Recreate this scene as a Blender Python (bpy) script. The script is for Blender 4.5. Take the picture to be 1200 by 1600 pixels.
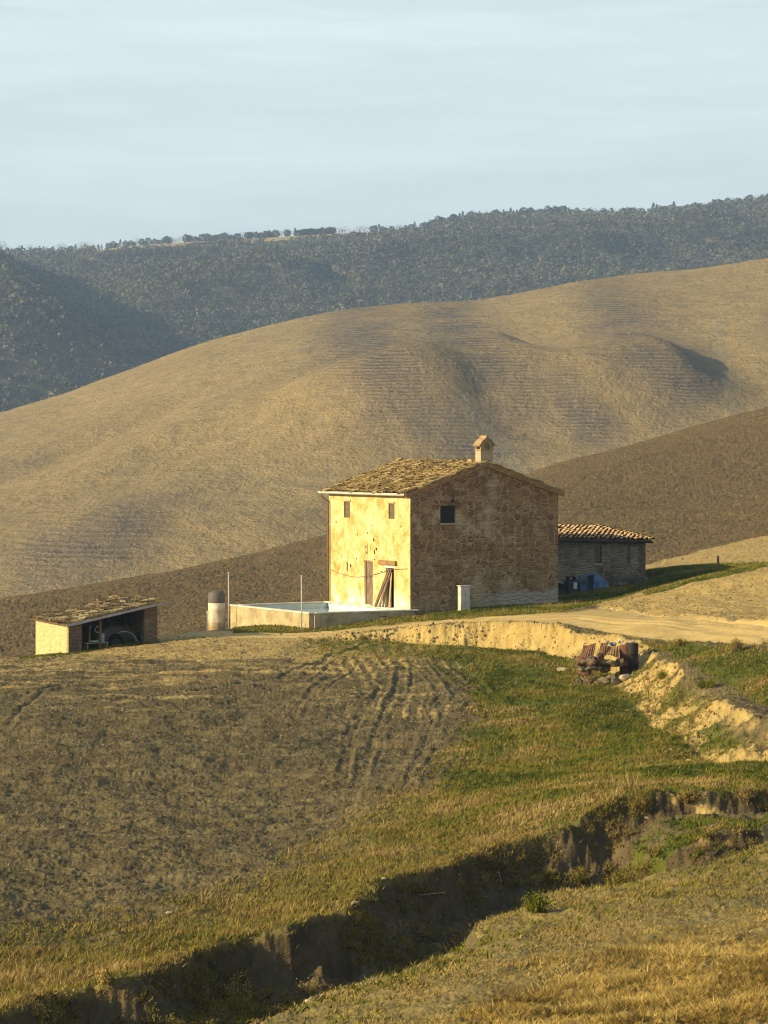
import bpy, math, random
import numpy as np
R = math.radians
random.seed(7)
rng = np.random.default_rng(7)
for o in list(bpy.data.objects): bpy.data.objects.remove(o)
SC = bpy.context.scene; COL = SC.collection

# ------------------------------------------------------------ camera, sky, sun
FPX, YH, ZC = 3960.0, 700.0, 7.7          # focal length in photo pixels, horizon row, eye height
cam = bpy.data.cameras.new('camera'); camo = bpy.data.objects.new('camera', cam); COL.objects.link(camo)
camo.location = (0, 0, ZC); camo.rotation_euler = (R(90), 0, 0)
cam.sensor_fit = 'VERTICAL'; cam.sensor_height = 36; cam.sensor_width = 27
cam.lens = FPX * 36 / 1600; cam.shift_y = -100 / 1600
cam.clip_start = 0.5; cam.clip_end = 30000
SC.camera = camo
SUN_EL, SUN_PHI = 18.5, 19.5               # shadows run to the right and a little away
az = math.atan2(-math.cos(R(SUN_PHI)), -math.sin(R(SUN_PHI)))
sun = bpy.data.lights.new('sun', 'SUN'); suno = bpy.data.objects.new('sun', sun); COL.objects.link(suno)
sun.energy = 5.0; sun.angle = R(0.5); sun.color = (1.0, 0.79, 0.42)
suno.rotation_euler = (R(90 - SUN_EL), 0, math.atan2(-math.cos(R(SUN_PHI)), math.sin(R(SUN_PHI))))
W = bpy.data.worlds.new('World'); SC.world = W; W.use_nodes = True
SC.view_settings.view_transform = 'Standard'; SC.view_settings.look = 'None'
SC.view_settings.gamma = 1; SC.view_settings.exposure = 0.84
SC.cycles.volume_bounces = 1 if hasattr(SC.cycles, 'volume_bounces') else 0
SC.cycles.filter_width = 1.1; SC.cycles.max_bounces = 5; SC.cycles.diffuse_bounces = 3

# ------------------------------------------------------------ node helpers
class NT:
    def __init__(s, tree): s.t = tree; s.N = tree.nodes; s.L = tree.links
    def put(s, sock, v):
        if v is None: return
        if isinstance(v, bpy.types.NodeSocket): s.L.new(v, sock)
        else:
            if hasattr(sock.default_value, '__len__') and not hasattr(v, '__len__'): v = (v,) * len(sock.default_value)
            if hasattr(v, '__len__') and len(v) == 3 and len(sock.default_value) == 4: v = tuple(v) + (1,)
            sock.default_value = v
    def math(s, op, a, b=None, c=None, clamp=False):
        n = s.N.new('ShaderNodeMath'); n.operation = op; n.use_clamp = clamp
        for i, v in enumerate((a, b, c)):
            if v is not None: s.put(n.inputs[i], v)
        return n.outputs[0]
    def mix(s, f, a, b, blend='MIX'):
        n = s.N.new('ShaderNodeMix'); n.data_type = 'RGBA'; n.blend_type = blend; n.clamp_factor = True
        s.put(n.inputs[0], f); s.put(n.inputs[6], a); s.put(n.inputs[7], b); return n.outputs[2]
    def ramp(s, f, stops, interp='LINEAR'):
        n = s.N.new('ShaderNodeValToRGB'); s.put(n.inputs[0], f); e = n.color_ramp.elements
        n.color_ramp.interpolation = interp
        while len(e) < len(stops): e.new(0.5)
        for k, (p, c) in enumerate(stops):
            e[k].position = p
            if not hasattr(c, '__len__'): c = (c, c, c)
            e[k].color = tuple(c)[:3] + (1,)
        return n.outputs[0]
    def coord(s, kind='Object', scale=None, rot=None, loc=None):
        o = s.N.new('ShaderNodeTexCoord').outputs[kind]
        if scale or rot or loc:
            m = s.N.new('ShaderNodeMapping'); s.L.new(o, m.inputs[0])
            if scale: m.inputs[3].default_value = scale
            if rot: m.inputs[2].default_value = rot
            if loc: m.inputs[1].default_value = loc
            o = m.outputs[0]
        return o
    def noise(s, vec, scale, detail=4, rough=0.55, dist=0.0):
        n = s.N.new('ShaderNodeTexNoise'); s.put(n.inputs['Vector'], vec)
        n.inputs['Scale'].default_value = scale; n.inputs['Detail'].default_value = detail
        n.inputs['Roughness'].default_value = rough; n.inputs['Distortion'].default_value = dist
        return n.outputs[0]
    def voro(s, vec, scale, feature='F1', out=0, rand=1.0):
        n = s.N.new('ShaderNodeTexVoronoi'); n.feature = feature; s.put(n.inputs['Vector'], vec)
        n.inputs['Scale'].default_value = scale; n.inputs['Randomness'].default_value = rand
        return n.outputs[out]
    def attr(s, name):
        n = s.N.new('ShaderNodeAttribute'); n.attribute_name = name; return n.outputs[2]
    def bump(s, h, strength=0.5, dist=0.05, normal=None):
        n = s.N.new('ShaderNodeBump'); s.put(n.inputs['Height'], h)
        n.inputs['Strength'].default_value = strength; n.inputs['Distance'].default_value = dist
        if normal is not None: s.L.new(normal, n.inputs['Normal'])
        return n.outputs[0]
    def sep(s, v):
        n = s.N.new('ShaderNodeSeparateXYZ'); s.L.new(v, n.inputs[0]); return n.outputs
    def comb(s, x, y, z):
        n = s.N.new('ShaderNodeCombineXYZ'); s.put(n.inputs[0], x); s.put(n.inputs[1], y); s.put(n.inputs[2], z); return n.outputs[0]
    def warp(s, vec, scale, amt):
        n = s.N.new('ShaderNodeTexNoise'); s.put(n.inputs['Vector'], vec); n.inputs['Scale'].default_value = scale
        n.inputs['Detail'].default_value = 3
        a = s.N.new('ShaderNodeVectorMath'); a.operation = 'MULTIPLY_ADD'
        s.L.new(n.outputs[1], a.inputs[0]); a.inputs[1].default_value = (amt,) * 3; s.L.new(vec, a.inputs[2]); return a.outputs[0]

MATS = {}
def newmat(name, rough=0.9, spec=0.2, metal=0.0):
    m = bpy.data.materials.new(name); m.use_nodes = True; t = NT(m.node_tree)
    b = next(n for n in t.N if n.type == 'BSDF_PRINCIPLED')
    b.inputs['Roughness'].default_value = rough; b.inputs['Metallic'].default_value = metal
    b.inputs['Specular IOR Level'].default_value = spec
    MATS[name] = m
    return m, t, b
def simple(name, c1, c2=None, scale=3.0, rough=0.85, spec=0.2, metal=0.0, bump=0.0, bscale=20, coord='Object'):
    m, t, b = newmat(name, rough, spec, metal)
    v = t.coord(coord)
    c2 = c2 or tuple(x * 0.7 for x in c1)
    f = t.noise(v, scale, 6, 0.65)
    t.put(b.inputs['Base Color'], t.ramp(f, [(0.33, c2), (0.67, c1)]))
    if bump: t.put(b.inputs['Normal'], t.bump(t.noise(v, bscale, 5, 0.6), bump, 0.02))
    return m

# sky: Nishita with a thin veil of high cloud streaks
wt = NT(W.node_tree)
bg = next(n for n in wt.N if n.type == 'BACKGROUND')
sky = wt.N.new('ShaderNodeTexSky'); sky.sky_type = 'NISHITA'; sky.sun_disc = False
sky.sun_elevation = R(SUN_EL); sky.sun_rotation = az % (2 * math.pi)
sky.altitude = 300; sky.air_density = 1.0; sky.dust_density = 1.2; sky.ozone_density = 1.0
gv = wt.coord('Generated', scale=(3.0, 3.0, 26.0), rot=(0, R(4), 0))
cl = wt.noise(gv, 1.6, 7, 0.55, 0.4)
gv2 = wt.coord('Generated', scale=(8.0, 8.0, 90.0), rot=(0, R(-3), 0))
cl2 = wt.noise(gv2, 2.0, 6, 0.6, 0.3)
veil = wt.math('ADD', wt.math('MULTIPLY', wt.ramp(cl, [(0.35, 0), (0.7, 1)]), 0.20), wt.math('MULTIPLY', wt.ramp(cl2, [(0.4, 0), (0.75, 1)]), 0.09))
veil = wt.math('ADD', veil, 0.55, clamp=True)
el = wt.sep(wt.coord('Generated'))[2]
veil = wt.math('MULTIPLY', veil, wt.ramp(el, [(0.16, 1.0), (0.45, 0.15)]))
wt.put(bg.inputs[0], wt.mix(veil, sky.outputs[0], (9.5, 10.5, 10.1)))
bg.inputs[1].default_value = 0.068

# ------------------------------------------------------------ object helpers
def link(o, parent=None):
    COL.objects.link(o)
    if parent is not None: o.parent = parent
    return o
def tag(o, label=None, cat=None, group=None, kind=None):
    if label: o['label'] = label
    if cat: o['category'] = cat
    if group: o['group'] = group
    if kind: o['kind'] = kind
    return o
def empty(name, loc, rz=0.0, label=None, cat=None, group=None):
    o = bpy.data.objects.new(name, None); o.empty_display_size = 0.3; link(o)
    o.location = loc; o.rotation_euler = (0, 0, rz); return tag(o, label, cat, group)
def npmesh(name, V, F, mat, parent=None, smooth=False, attrs=None, kind=None):
    V = np.asarray(V, dtype=np.float32); F = np.asarray(F, dtype=np.int32)
    me = bpy.data.meshes.new(name); k = F.shape[1]
    me.vertices.add(len(V)); me.vertices.foreach_set('co', V.ravel())
    me.loops.add(F.size); me.loops.foreach_set('vertex_index', F.ravel())
    me.polygons.add(len(F)); me.polygons.foreach_set('loop_start', np.arange(0, F.size, k, dtype=np.int32))
    me.polygons.foreach_set('loop_total', np.full(len(F), k, dtype=np.int32))
    me.polygons.foreach_set('use_smooth', np.full(len(F), bool(smooth)))
    for an, av in (attrs or {}).items():
        a = me.attributes.new(an, 'FLOAT', 'POINT'); a.data.foreach_set('value', np.asarray(av, dtype=np.float32))
    me.materials.append(mat); me.update(calc_edges=True); me.validate()
    o = link(bpy.data.objects.new(name, me), parent)
    if kind: o['kind'] = kind
    return o
class MB:                                   # small mesh builder in local coordinates
    def __init__(s): s.v = []; s.f = []
    def quad(s, a, b, c, d): k = len(s.v); s.v += [a, b, c, d]; s.f.append((k, k+1, k+2, k+3)); return s
    def poly(s, pts): k = len(s.v); s.v += list(pts); s.f.append(tuple(range(k, k + len(pts)))); return s
    def box(s, x0, x1, y0, y1, z0, z1, j=0.0):
        k = len(s.v); r = lambda: random.uniform(-j, j)
        for z in (z0, z1):
            for x, y in ((x0, y0), (x1, y0), (x1, y1), (x0, y1)): s.v.append((x + r(), y + r(), z + r()))
        s.f += [(k, k+3, k+2, k+1), (k+4, k+5, k+6, k+7)] + [(k+i, k+(i+1) % 4, k+4+(i+1) % 4, k+4+i) for i in range(4)]
        return s
    def bar(s, p, q, w, h, up=(0, 0, 1)):   # rectangular bar from p to q
        p = np.array(p, float); q = np.array(q, float); d = q - p; d /= np.linalg.norm(d)
        u = np.array(up, float)
        if abs(d @ u) > 0.95: u = np.array((1.0, 0, 0))
        a = np.cross(d, u); a /= np.linalg.norm(a); b = np.cross(a, d); k = len(s.v)
        for c in (p, q):
            for i, j in ((-1, -1), (1, -1), (1, 1), (-1, 1)): s.v.append(tuple(c + a * i * w / 2 + b * j * h / 2))
        s.f += [(k, k+3, k+2, k+1), (k+4, k+5, k+6, k+7)] + [(k+i, k+(i+1) % 4, k+4+(i+1) % 4, k+4+i) for i in range(4)]
        return s
    def tube(s, pts, rad, n=6, cap=True):
        pts = [np.array(p, float) for p in pts]
        rads = rad if hasattr(rad, '__len__') else [rad] * len(pts); k0 = len(s.v)
        for i, p in enumerate(pts):
            d = pts[min(i+1, len(pts)-1)] - pts[max(i-1, 0)]; d = d / (np.linalg.norm(d) + 1e-9)
            u = np.array((0, 0, 1.0)) if abs(d[2]) < 0.9 else np.array((1.0, 0, 0))
            a = np.cross(d, u); a /= np.linalg.norm(a); b = np.cross(a, d)
            for t in range(n):
                w = 2 * math.pi * t / n; s.v.append(tuple(p + (a * math.cos(w) + b * math.sin(w)) * rads[i]))
        for i in range(len(pts) - 1):
            for t in range(n):
                s.f.append((k0+i*n+t, k0+i*n+(t+1) % n, k0+(i+1)*n+(t+1) % n, k0+(i+1)*n+t))
        if cap:
            s.f.append(tuple(k0 + t for t in range(n))[::-1]); s.f.append(tuple(k0 + (len(pts)-1)*n + t for t in range(n)))
        return s
    def lathe(s, prof, n=24, c=(0, 0)):
        k0 = len(s.v)
        for r_, z in prof:
            for t in range(n):
                w = 2 * math.pi * t / n; s.v.append((c[0] + r_ * math.cos(w), c[1] + r_ * math.sin(w), z))
        for i in range(len(prof) - 1):
            for t in range(n):
                s.f.append((k0+i*n+t, k0+i*n+(t+1) % n, k0+(i+1)*n+(t+1) % n, k0+(i+1)*n+t))
        s.f.append(tuple(k0 + (len(prof)-1)*n + t for t in range(n))); s.f.append(tuple(k0 + t for t in range(n))[::-1])
        return s
    def lump(s, c, r, sub=2, amp=0.25, seed=0, flat=1.0):   # an uneven rock-like lump
        rr = random.Random(seed)
        import bmesh
        bm = bmesh.new(); bmesh.ops.create_icosphere(bm, subdivisions=sub, radius=1.0)
        k = len(s.v); ph = [[rr.uniform(0, 6.3) for _ in range(3)] for _ in range(4)]; fr = [rr.uniform(1.2, 3.5) for _ in range(4)]
        for v in bm.verts:
            x, y, z = v.co; m = 1.0
            for p, f in zip(ph, fr): m += amp * 0.5 * math.sin(f*x+p[0]) * math.sin(f*y+p[1]) * 1.5 + amp * 0.3 * math.sin(f*z+p[2])
            m += rr.uniform(-amp, amp) * 0.35
            s.v.append((c[0] + x*r[0]*m, c[1] + y*r[1]*m, c[2] + max(z*r[2]*m, -flat*r[2])))
        for f in bm.faces: s.f.append(tuple(k + v.index for v in f.verts))
        bm.free(); return s
    def build(s, name, mat, parent=None, smooth=False, bevel=0.0):
        me = bpy.data.meshes.new(name); me.from_pydata([tuple(map(float, v)) for v in s.v], [], s.f)
        me.materials.append(mat)
        if smooth: me.polygons.foreach_set('use_smooth', [True] * len(me.polygons))
        me.update(); o = link(bpy.data.objects.new(name, me), parent)
        import bmesh
        bm = bmesh.new(); bm.from_mesh(me); bmesh.ops.recalc_face_normals(bm, faces=bm.faces); bm.to_mesh(me); bm.free()
        if bevel:
            md = o.modifiers.new('bevel', 'BEVEL'); md.width = bevel; md.segments = 2; md.limit_method = 'ANGLE'
        return o

def P(px, py, Y):                           # photo pixel at a known distance -> world point
    return ((px - 600) / FPX * Y, Y, ZC - (py - YH) / FPX * Y)

# ------------------------------------------------------------ noise in numpy
_perm = np.random.default_rng(3).permutation(512).astype(np.int64); _perm = np.concatenate([_perm, _perm, _perm])
_ang = np.random.default_rng(4).uniform(0, 2*np.pi, 512); _gx, _gy = np.cos(_ang), np.sin(_ang)
def pn(x, y):
    xi = np.floor(x).astype(np.int64); yi = np.floor(y).astype(np.int64); xf = x - xi; yf = y - yi
    u = xf*xf*xf*(xf*(xf*6-15)+10); v = yf*yf*yf*(yf*(yf*6-15)+10)
    def g(i, j, a, b):
        h = _perm[(_perm[(xi+i) & 511] + ((yi+j) & 511))] & 511
        return _gx[h]*a + _gy[h]*b
    n00 = g(0, 0, xf, yf); n10 = g(1, 0, xf-1, yf); n01 = g(0, 1, xf, yf-1); n11 = g(1, 1, xf-1, yf-1)
    return (n00*(1-u)+n10*u)*(1-v) + (n01*(1-u)+n11*u)*v
def fbm(x, y, f0, octv=4, gain=0.5, off=0.0):
    s = np.zeros(np.shape(x)); a = 1.0
    for k in range(octv): s += a * pn(x*f0*2**k + off + 17.3*k, y*f0*2**k + off*1.7 - 9.1*k); a *= gain
    return s
def sstep(a, b, x):
    t = np.clip((x - a) / (b - a), 0, 1); return t*t*(3-2*t)
def polydist(x, y, pts, closed=False):      # unsigned distance, signed side (+ = right of travel), arc parameter (index)
    pts = np.asarray(pts, float); n = len(pts); best = np.full(np.shape(x), 1e18); side = np.zeros(np.shape(x)); par = np.zeros(np.shape(x))
    segs = range(n if closed else n - 1)
    for i in segs:
        a = pts[i]; b = pts[(i+1) % n]; d = b - a; L2 = d @ d
        t0 = ((x-a[0])*d[0] + (y-a[1])*d[1]) / L2; t = np.clip(t0, 0, 1)
        dx = x - (a[0]+t*d[0]); dy = y - (a[1]+t*d[1]); q = dx*dx+dy*dy
        m = q < best - 1e-9; best = np.where(m, q, best)
        cr = d[0]*(y-a[1]) - d[1]*(x-a[0]); side = np.where(m, -np.sign(cr), side); par = np.where(m, i+t, par)
    return np.sqrt(best), side, par
def inpoly(x, y, pts):
    pts = np.asarray(pts, float); n = len(pts); c = np.zeros(np.shape(x), bool)
    for i in range(n):
        (x0, y0), (x1, y1) = pts[i], pts[(i+1) % n]
        if y0 == y1: continue
        c ^= ((y0 > y) != (y1 > y)) & (x < (x1-x0)*(y-y0)/(y1-y0)+x0)
    return c
def pmask(x, y, pts, soft):                 # soft polygon mask
    d, _, _ = polydist(x, y, pts, True); s = np.where(inpoly(x, y, pts), d, -d)
    return np.clip(0.5 + s/(2*soft), 0, 1)
# ------------------------------------------------------------ near terrain (field, ravine, farm platform, dark hill)
A_TOP = [(-420,1700,38),(-200,1650,42),(-40,1600,44.5),(90,1568,47),(200,1535,49),(350,1480,52),(500,1430,55),(620,1380,58),(730,1345,60.5),(830,1322,63),(900,1290,63.7),(955,1262,64.2),(1080,1240,64.8),(1200,1228,65.5),(1330,1215,66.5),(1500,1190,68.5)]
B_TOP = [(-300,1860,26),(100,1740,31),(420,1600,36),(570,1540,39),(700,1480,42.5),(780,1430,46),(860,1390,49),(1000,1368,51.5),(1200,1312,55),(1350,1275,57),(1500,1245,60)]
C_TOP = [(470,1003,113.6),(520,997,113.3),(600,986,112.8),(700,976,111.6),(800,973,110.4),(870,980,108.0),(940,993,104),(1000,1003,100.5),(1050,1025,95),(1100,1060,88),(1150,1095,82.5),(1200,1125,78),(1260,1150,75.5),(1400,1180,73)]
C_H = np.array([.12,.25,.42,.95,1.15,1.0,.62,.55,.75,.85,.95,1.05,1.1,.9])
C_W = np.array([.3,.4,.5,.8,.9,.9,.9,1.2,1.5,1.6,1.8,1.9,2.0,2.0])
def w2(L): return [((px-600)/FPX*Y, Y) for px, py, Y in L]
A2, B2, C2 = w2(A_TOP), w2(B_TOP), w2(C_TOP)
def features(x, y, detail=True):
    # C: cut bank below the road (drop on the field side)
    j = 0.55*fbm(x, y, 0.55, 4) if detail else 0
    d, s, t = polydist(x, y, C2); sd = d*s + j*0.9                 # + = right of travel = toward the camera / field
    h = np.interp(t, np.arange(len(C_H)), C_H); w = np.interp(t, np.arange(len(C_W)), C_W)
    hh = h * sstep(0.0, 1.0, t) if True else h
    drop = -hh * np.clip(sd/w, 0, 1)**0.75 * np.exp(-np.clip(sd-w, 0, 99)/7.0)
    lip = 0.10*hh*np.exp(-((sd+0.2)/0.5)**2)
    f = drop + lip
    clay = sstep(-0.35, 0.05, sd) * (1-sstep(w*1.0, w*1.15+0.2, sd)) * sstep(0.12, 0.5, h)
    if detail:
        f = f + clay * (0.13*fbm(x, y*0.35, 1.9, 4, 0.6) + 0.05*fbm(x, y, 3.0, 2))
    # ravine
    ja = (0.9*fbm(x, y, 0.28, 5, 0.55)) if detail else 0
    da, sa, ta = polydist(x, y, A2); sda = da*sa + ja
    db, sb, tb = polydist(x, y, B2); sdb = -db*sb + (0.5*fbm(x, y, 0.4, 3, off=3) if detail else 0)
    right = sstep(10.3, 12.0, ta)
    D = np.interp(ta, [0, 4, 7, 9, 11, 13, 15], [1.5, 1.7, 2.0, 1.9, 1.55, 1.45, 1.4])
    q = sda
    prof_l = 0.62*np.clip(q/0.75, 0, 1)**0.7 + 0.38*sstep(0.5, 2.6, q)
    prof_r = 0.30*np.clip(q/0.5, 0, 1) + 0.08*sstep(0.5, 2.4, q) + 0.42*np.clip((q-2.6)/0.9, 0, 1)**0.8 + 0.20*sstep(3.4, 6, q)
    pa = prof_l*(1-right) + prof_r*right
    pb = sstep(0, 1, np.clip((sdb+0.15)/5.0, 0, 1)*0.8+0.0)*1.0
    pb = np.clip(sdb/0.5, 0, 1)*0.35 + 0.65*sstep(0.2, 4.5, sdb)
    inside = (q > -0.01) & (sdb > -0.01)
    f = f - D*np.where(inside, np.minimum(pa, pb), 0)
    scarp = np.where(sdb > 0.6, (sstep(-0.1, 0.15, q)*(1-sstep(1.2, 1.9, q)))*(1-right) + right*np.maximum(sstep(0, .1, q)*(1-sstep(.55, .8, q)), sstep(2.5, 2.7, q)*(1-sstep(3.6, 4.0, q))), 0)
    if detail:
        f = f + scarp*(0.34*fbm(x, y, 0.8, 5, 0.65) - 0.12*np.abs(fbm(x*1.0, y*0.6, 1.8, 3, off=12))) + 0.12*np.exp(-((q+0.25)/0.45)**2)*(0.5+fbm(x, y, 0.7, 3, off=8))
    return f, clay, scarp, q, sdb, sd, right
CTRL = [  # (px, py, Y) points read off the photograph, spread over field, slopes, farm platform and dark hill
 (-450,1075,104),(-200,1050,107),(0,1030,110),(150,1021,111),(280,1008,112),(420,1004,112.6),(500,1004,112.4),(600,1001,111.6),(700,1010,110),(800,1016,108.6),(900,1022,105),
 (1000,1048,98.5),(1080,1092,90),(1140,1162,79),(1180,1192,72),(1200,1200,71),
 (-450,1180,84),(0,1150,86),(0,1300,69),(0,1480,54.5),(-300,1500,52),(-300,1300,68),(300,1150,86),(300,1300,70),(250,1490,53),(480,1150,87),(450,1300,71),(600,1100,93.5),(600,1200,80),(600,1300,68),
 (780,1080,96),(760,1200,80),(900,1100,92),(900,1180,81),(900,1245,67.5),(1030,1150,82),(1050,1210,69),
 (-200,1650,42),(90,1568,47),(350,1480,52),(500,1430,55),(620,1380,58),(830,1322,63),(955,1262,64.2),(1200,1228,65.5),(1500,1190,68.5),
 (100,1740,31),(420,1600,36),(700,1480,42.5),(860,1390,49),(1000,1368,51.5),(1200,1312,55),(1500,1245,60),
 (600,1600,33.5),(900,1600,31),(1200,1600,29),(1500,1600,27.5),(1200,1450,41),(1000,1480,40.5),(800,1520,38),(1500,1430,42),(1350,1350,52),
 (600,986,113.0),(700,976,112),(800,972,111),(900,984,106.5),(1000,1002,101),(1100,1040,92),(1200,1060,89),(1200,1020,93.5),(1500,1050,88),(1400,1120,79),
 (300,993,115),(300,987,118),(340,985,123),(200,1003,114.5),(90,1022,112.5),(40,1028,112),(250,1003,115),(420,990,116),(480,987.5,116.8),(365,984,123.3),(560,978,117.8),(600,970,118.3),
 (650,967,119.5),(690,958,120.2),(725,954,120.5),(720,966,116),(800,962,115),(800,948,121.5),(870,943,124.2),(900,957,115),(900,966,110.5),(960,940,122),(930,925,129),(1000,962,112),(1000,982,103),(1100,974,104.5),(1200,984,98.5),(1200,1003,95),(1500,1010,93),
 (640,952,121),(514,946,127),(600,944,128),(760,942,127),(700,938,132),(870,931,130),(980,914,132),(1008,912,133),(1030,905,134),
 (985,934,119),(1040,921,119.5),(1100,904,120.5),(1150,892,121),(1200,880,121.5),(1350,860,122),(1100,942,113),(1200,930,112.5),(1500,900,113),(1000,950,116.5),
 (1180,895,130),(1100,895,131),(1350,885,131),(1040,893,134),(1010,893,136),
 (1000,890,150),(1100,866,155),(1200,840,162),(1450,800,165),(1200,862,146),(1100,882,145),
 (1000,868,168),(1200,815,185),(880,850,175),(1100,820,190),(1200,780,205),(1050,790,215),(900,790,215),(1200,720,245),(1030,740,245),(1000,695,287),(1100,668,294),(1450,690,245),
 (840,735,275),(920,712,281),(1200,640,300),(1400,590,305),(1650,560,305),(700,790,268),
 (0,941,200),(-400,990,190),(300,886,222),(515,835,240),(150,912,212),(420,858,232),
 (0,1020,150),(-400,1040,145),(300,985,150),(150,985,165),(300,940,185),(450,925,190),(480,880,215),(0,975,175),(420,985,150),(560,940,150),(620,905,180),(700,880,185),(200,1010,133),(330,995,131),(0,1045,128),(-300,1060,125),(80,1035,121),(430,975,133),
]
def _zc(px, py, Y): return ZC - (py - YH) / FPX * Y
cp = np.array(CTRL, float)
cx, cy = (cp[:, 0]-600)/FPX*cp[:, 2], cp[:, 2]; cz = _zc(cp[:, 0], cp[:, 1], cp[:, 2])
cz = cz - features(cx, cy, False)[0]
extra = []                                   # near the camera and far behind the dark hill
for px in (-450, 0, 400, 800, 1200, 1650):
    extra += [(px, 1.5, 6.0), (px, 12, 4.0), (px, 20, 2.2 + 0.0004*(px-600)), (px, 330, -26 + 0.028*max(px,0)), (px, 380, -48.0)]
extra += [(0, 240, -9.0), (150, 250, -9.0), (300, 260, -7.0), (515, 285, -6.0), (700, 300, -1.0), (-400, 240, -12.0), (1450, 330, 12.0)]
ex = np.array(extra)
apx = np.concatenate([cp[:, 0], ex[:, 0]]); aY = np.concatenate([cp[:, 2], ex[:, 1]]); az_ = np.concatenate([cz, ex[:, 2]])
def warpc(px, Y): return px/42.0, 60*np.log(np.maximum(Y, 3)/30.0)
qa, qb = warpc(apx, aY); n = len(qa)
def tps(r2): return np.where(r2 > 0, 0.5*r2*np.log(r2 + 1e-12), 0)
K = tps((qa[:, None]-qa[None])**2 + (qb[:, None]-qb[None])**2) + np.eye(n)*1.2
Pm = np.stack([np.ones(n), qa, qb], 1); M = np.zeros((n+3, n+3)); M[:n, :n] = K; M[:n, n:] = Pm; M[n:, :n] = Pm.T
sol = np.linalg.solve(M, np.concatenate([az_, np.zeros(3)]))
gp = np.linspace(-460, 1660, 170); gb = np.linspace(warpc(0, 3)[1], warpc(0, 385)[1], 330)
GA, GB = np.meshgrid(gp/42.0, gb); Zc = sol[n] + sol[n+1]*GA + sol[n+2]*GB
for k in range(n): Zc += sol[k]*tps((GA-qa[k])**2 + (GB-qb[k])**2)
def bilin(px, Y):
    a = np.clip((np.clip(px, -460, 1660)-gp[0])/(gp[1]-gp[0]), 0, len(gp)-1.001); b = np.clip((warpc(0, Y)[1]-gb[0])/(gb[1]-gb[0]), 0, len(gb)-1.001)
    i = a.astype(int); j = b.astype(int); u = a-i; v = b-j
    return (Zc[j, i]*(1-u)+Zc[j, i+1]*u)*(1-v) + (Zc[j+1, i]*(1-u)+Zc[j+1, i+1]*u)*v

cols = np.concatenate([np.linspace(-1500, -500, 30), np.arange(-480, -40, 8.0), np.arange(-36, 1238, 1.35), np.arange(1244, 1700, 8.0), np.linspace(1720, 2700, 30)])
def cumrows(spec):
    out = [spec[0][0]]
    for a, b, d in spec:
        k = max(1, round((b-a)/d)); out += list(np.linspace(a, b, k+1)[1:])
    return np.array(out)
rows = cumrows([(1.5, 27, .9), (27, 45, .085), (45, 66, .075), (66, 80, .1), (80, 100, .15), (100, 106, .15), (106, 126, .10), (126, 145, .3), (145, 210, .45), (210, 310, .6), (310, 380, 2.0)])
PXg, Yg = np.meshgrid(cols, rows); Xg = (PXg-600)/FPX*Yg
Zb = bilin(PXg, Yg)
feat, clay, scarp, qA, sdB, sdC, rightR = features(Xg, Yg)
Zb = Zb + feat
PYg = YH + (ZC - Zb)*FPX/Yg                   # photo row of every ground vertex, used to outline the surface kinds
wx = PXg + 9*fbm(Xg, Yg, 0.35, 4, 0.6, 2.0); wy = PYg + 7*fbm(Xg, Yg, 0.35, 4, 0.6, 7.0)
front = sdB < 0.05                            # this side of the ravine
GREEN = [(500,1007),(600,1001),(700,1008),(830,1014),(930,1012),(1000,1035),(1080,1085),(1140,1155),(1200,1188),(1320,1188),(1320,1232),(1200,1228),(960,1262),(830,1325),(700,1350),(640,1300),(690,1210),(752,1110),(735,1050),(640,1015)]
g1 = pmask(wx+22*fbm(Xg, Yg, .9, 4, .7, 12), wy+10*fbm(Xg, Yg, .9, 4, .7, 13), GREEN, 34) * (~front) * (Yg > 60) * (Yg < 114)
EDGE = [(-400,1500),(0,1475),(150,1455),(300,1420),(430,1380),(540,1310),(640,1240),(860,1300),(840,1330),(620,1400),(500,1450),(350,1500),(200,1560),(90,1590),(-400,1700)]
g2 = pmask(wx+16*fbm(Xg, Yg, .9, 4, .7, 14), wy+14*fbm(Xg, Yg, .9, 4, .7, 15), EDGE, 34) * (~front) * (Yg < 85)
house_strip = [(365,972),(365,989),(480,988.5),(560,982),(650,972),(760,964),(870,957),(965,938),(1000,925),(1000,900),(870,925),(650,940),(480,960)]
g3 = pmask(PXg+3*fbm(Xg,Yg,.6,3), PYg+1.2*fbm(Xg,Yg,.8,3,off=4), house_strip, 1.2) * (Yg > 112) * (Yg < 133)
shed_strip = [(55,1040),(20,1031),(40,1015),(110,1005),(250,990),(330,985),(330,1000),(250,1003.5),(180,1014),(110,1025)]
g4 = pmask(PXg, PYg+1.5*fbm(Xg,Yg,.8,3), [(30,1032),(40,1010),(110,1005),(246,995),(246,1004),(180,1013),(110,1024)], 1.2)*(Yg > 108)*(Yg < 120)
back_grass = pmask(wx, PYg, [(1000,925),(1010,880),(1190,880),(1230,900),(1100,912),(1010,935)], 4) * (Yg > 119.5) * (Yg < 142)
terr = pmask(wx, wy, [(985,1003),(1060,1004),(1200,1012),(1400,1020),(1400,1200),(1200,1105),(1120,1062),(1060,1030)], 8) * (Yg > 70) * (Yg < 104) * (sdC < 0.3)
edge_shoulder = pmask(PXg, PYg, [(500,1000),(600,985),(700,974),(850,972),(930,985),(930,1000),(700,1012),(500,1007)], 2)
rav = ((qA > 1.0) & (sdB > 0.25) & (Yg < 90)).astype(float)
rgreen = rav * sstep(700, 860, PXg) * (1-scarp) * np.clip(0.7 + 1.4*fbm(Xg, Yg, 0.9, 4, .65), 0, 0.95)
rshade = rav * (1-sstep(760, 900, PXg)) * (1-scarp)*0.8
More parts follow.
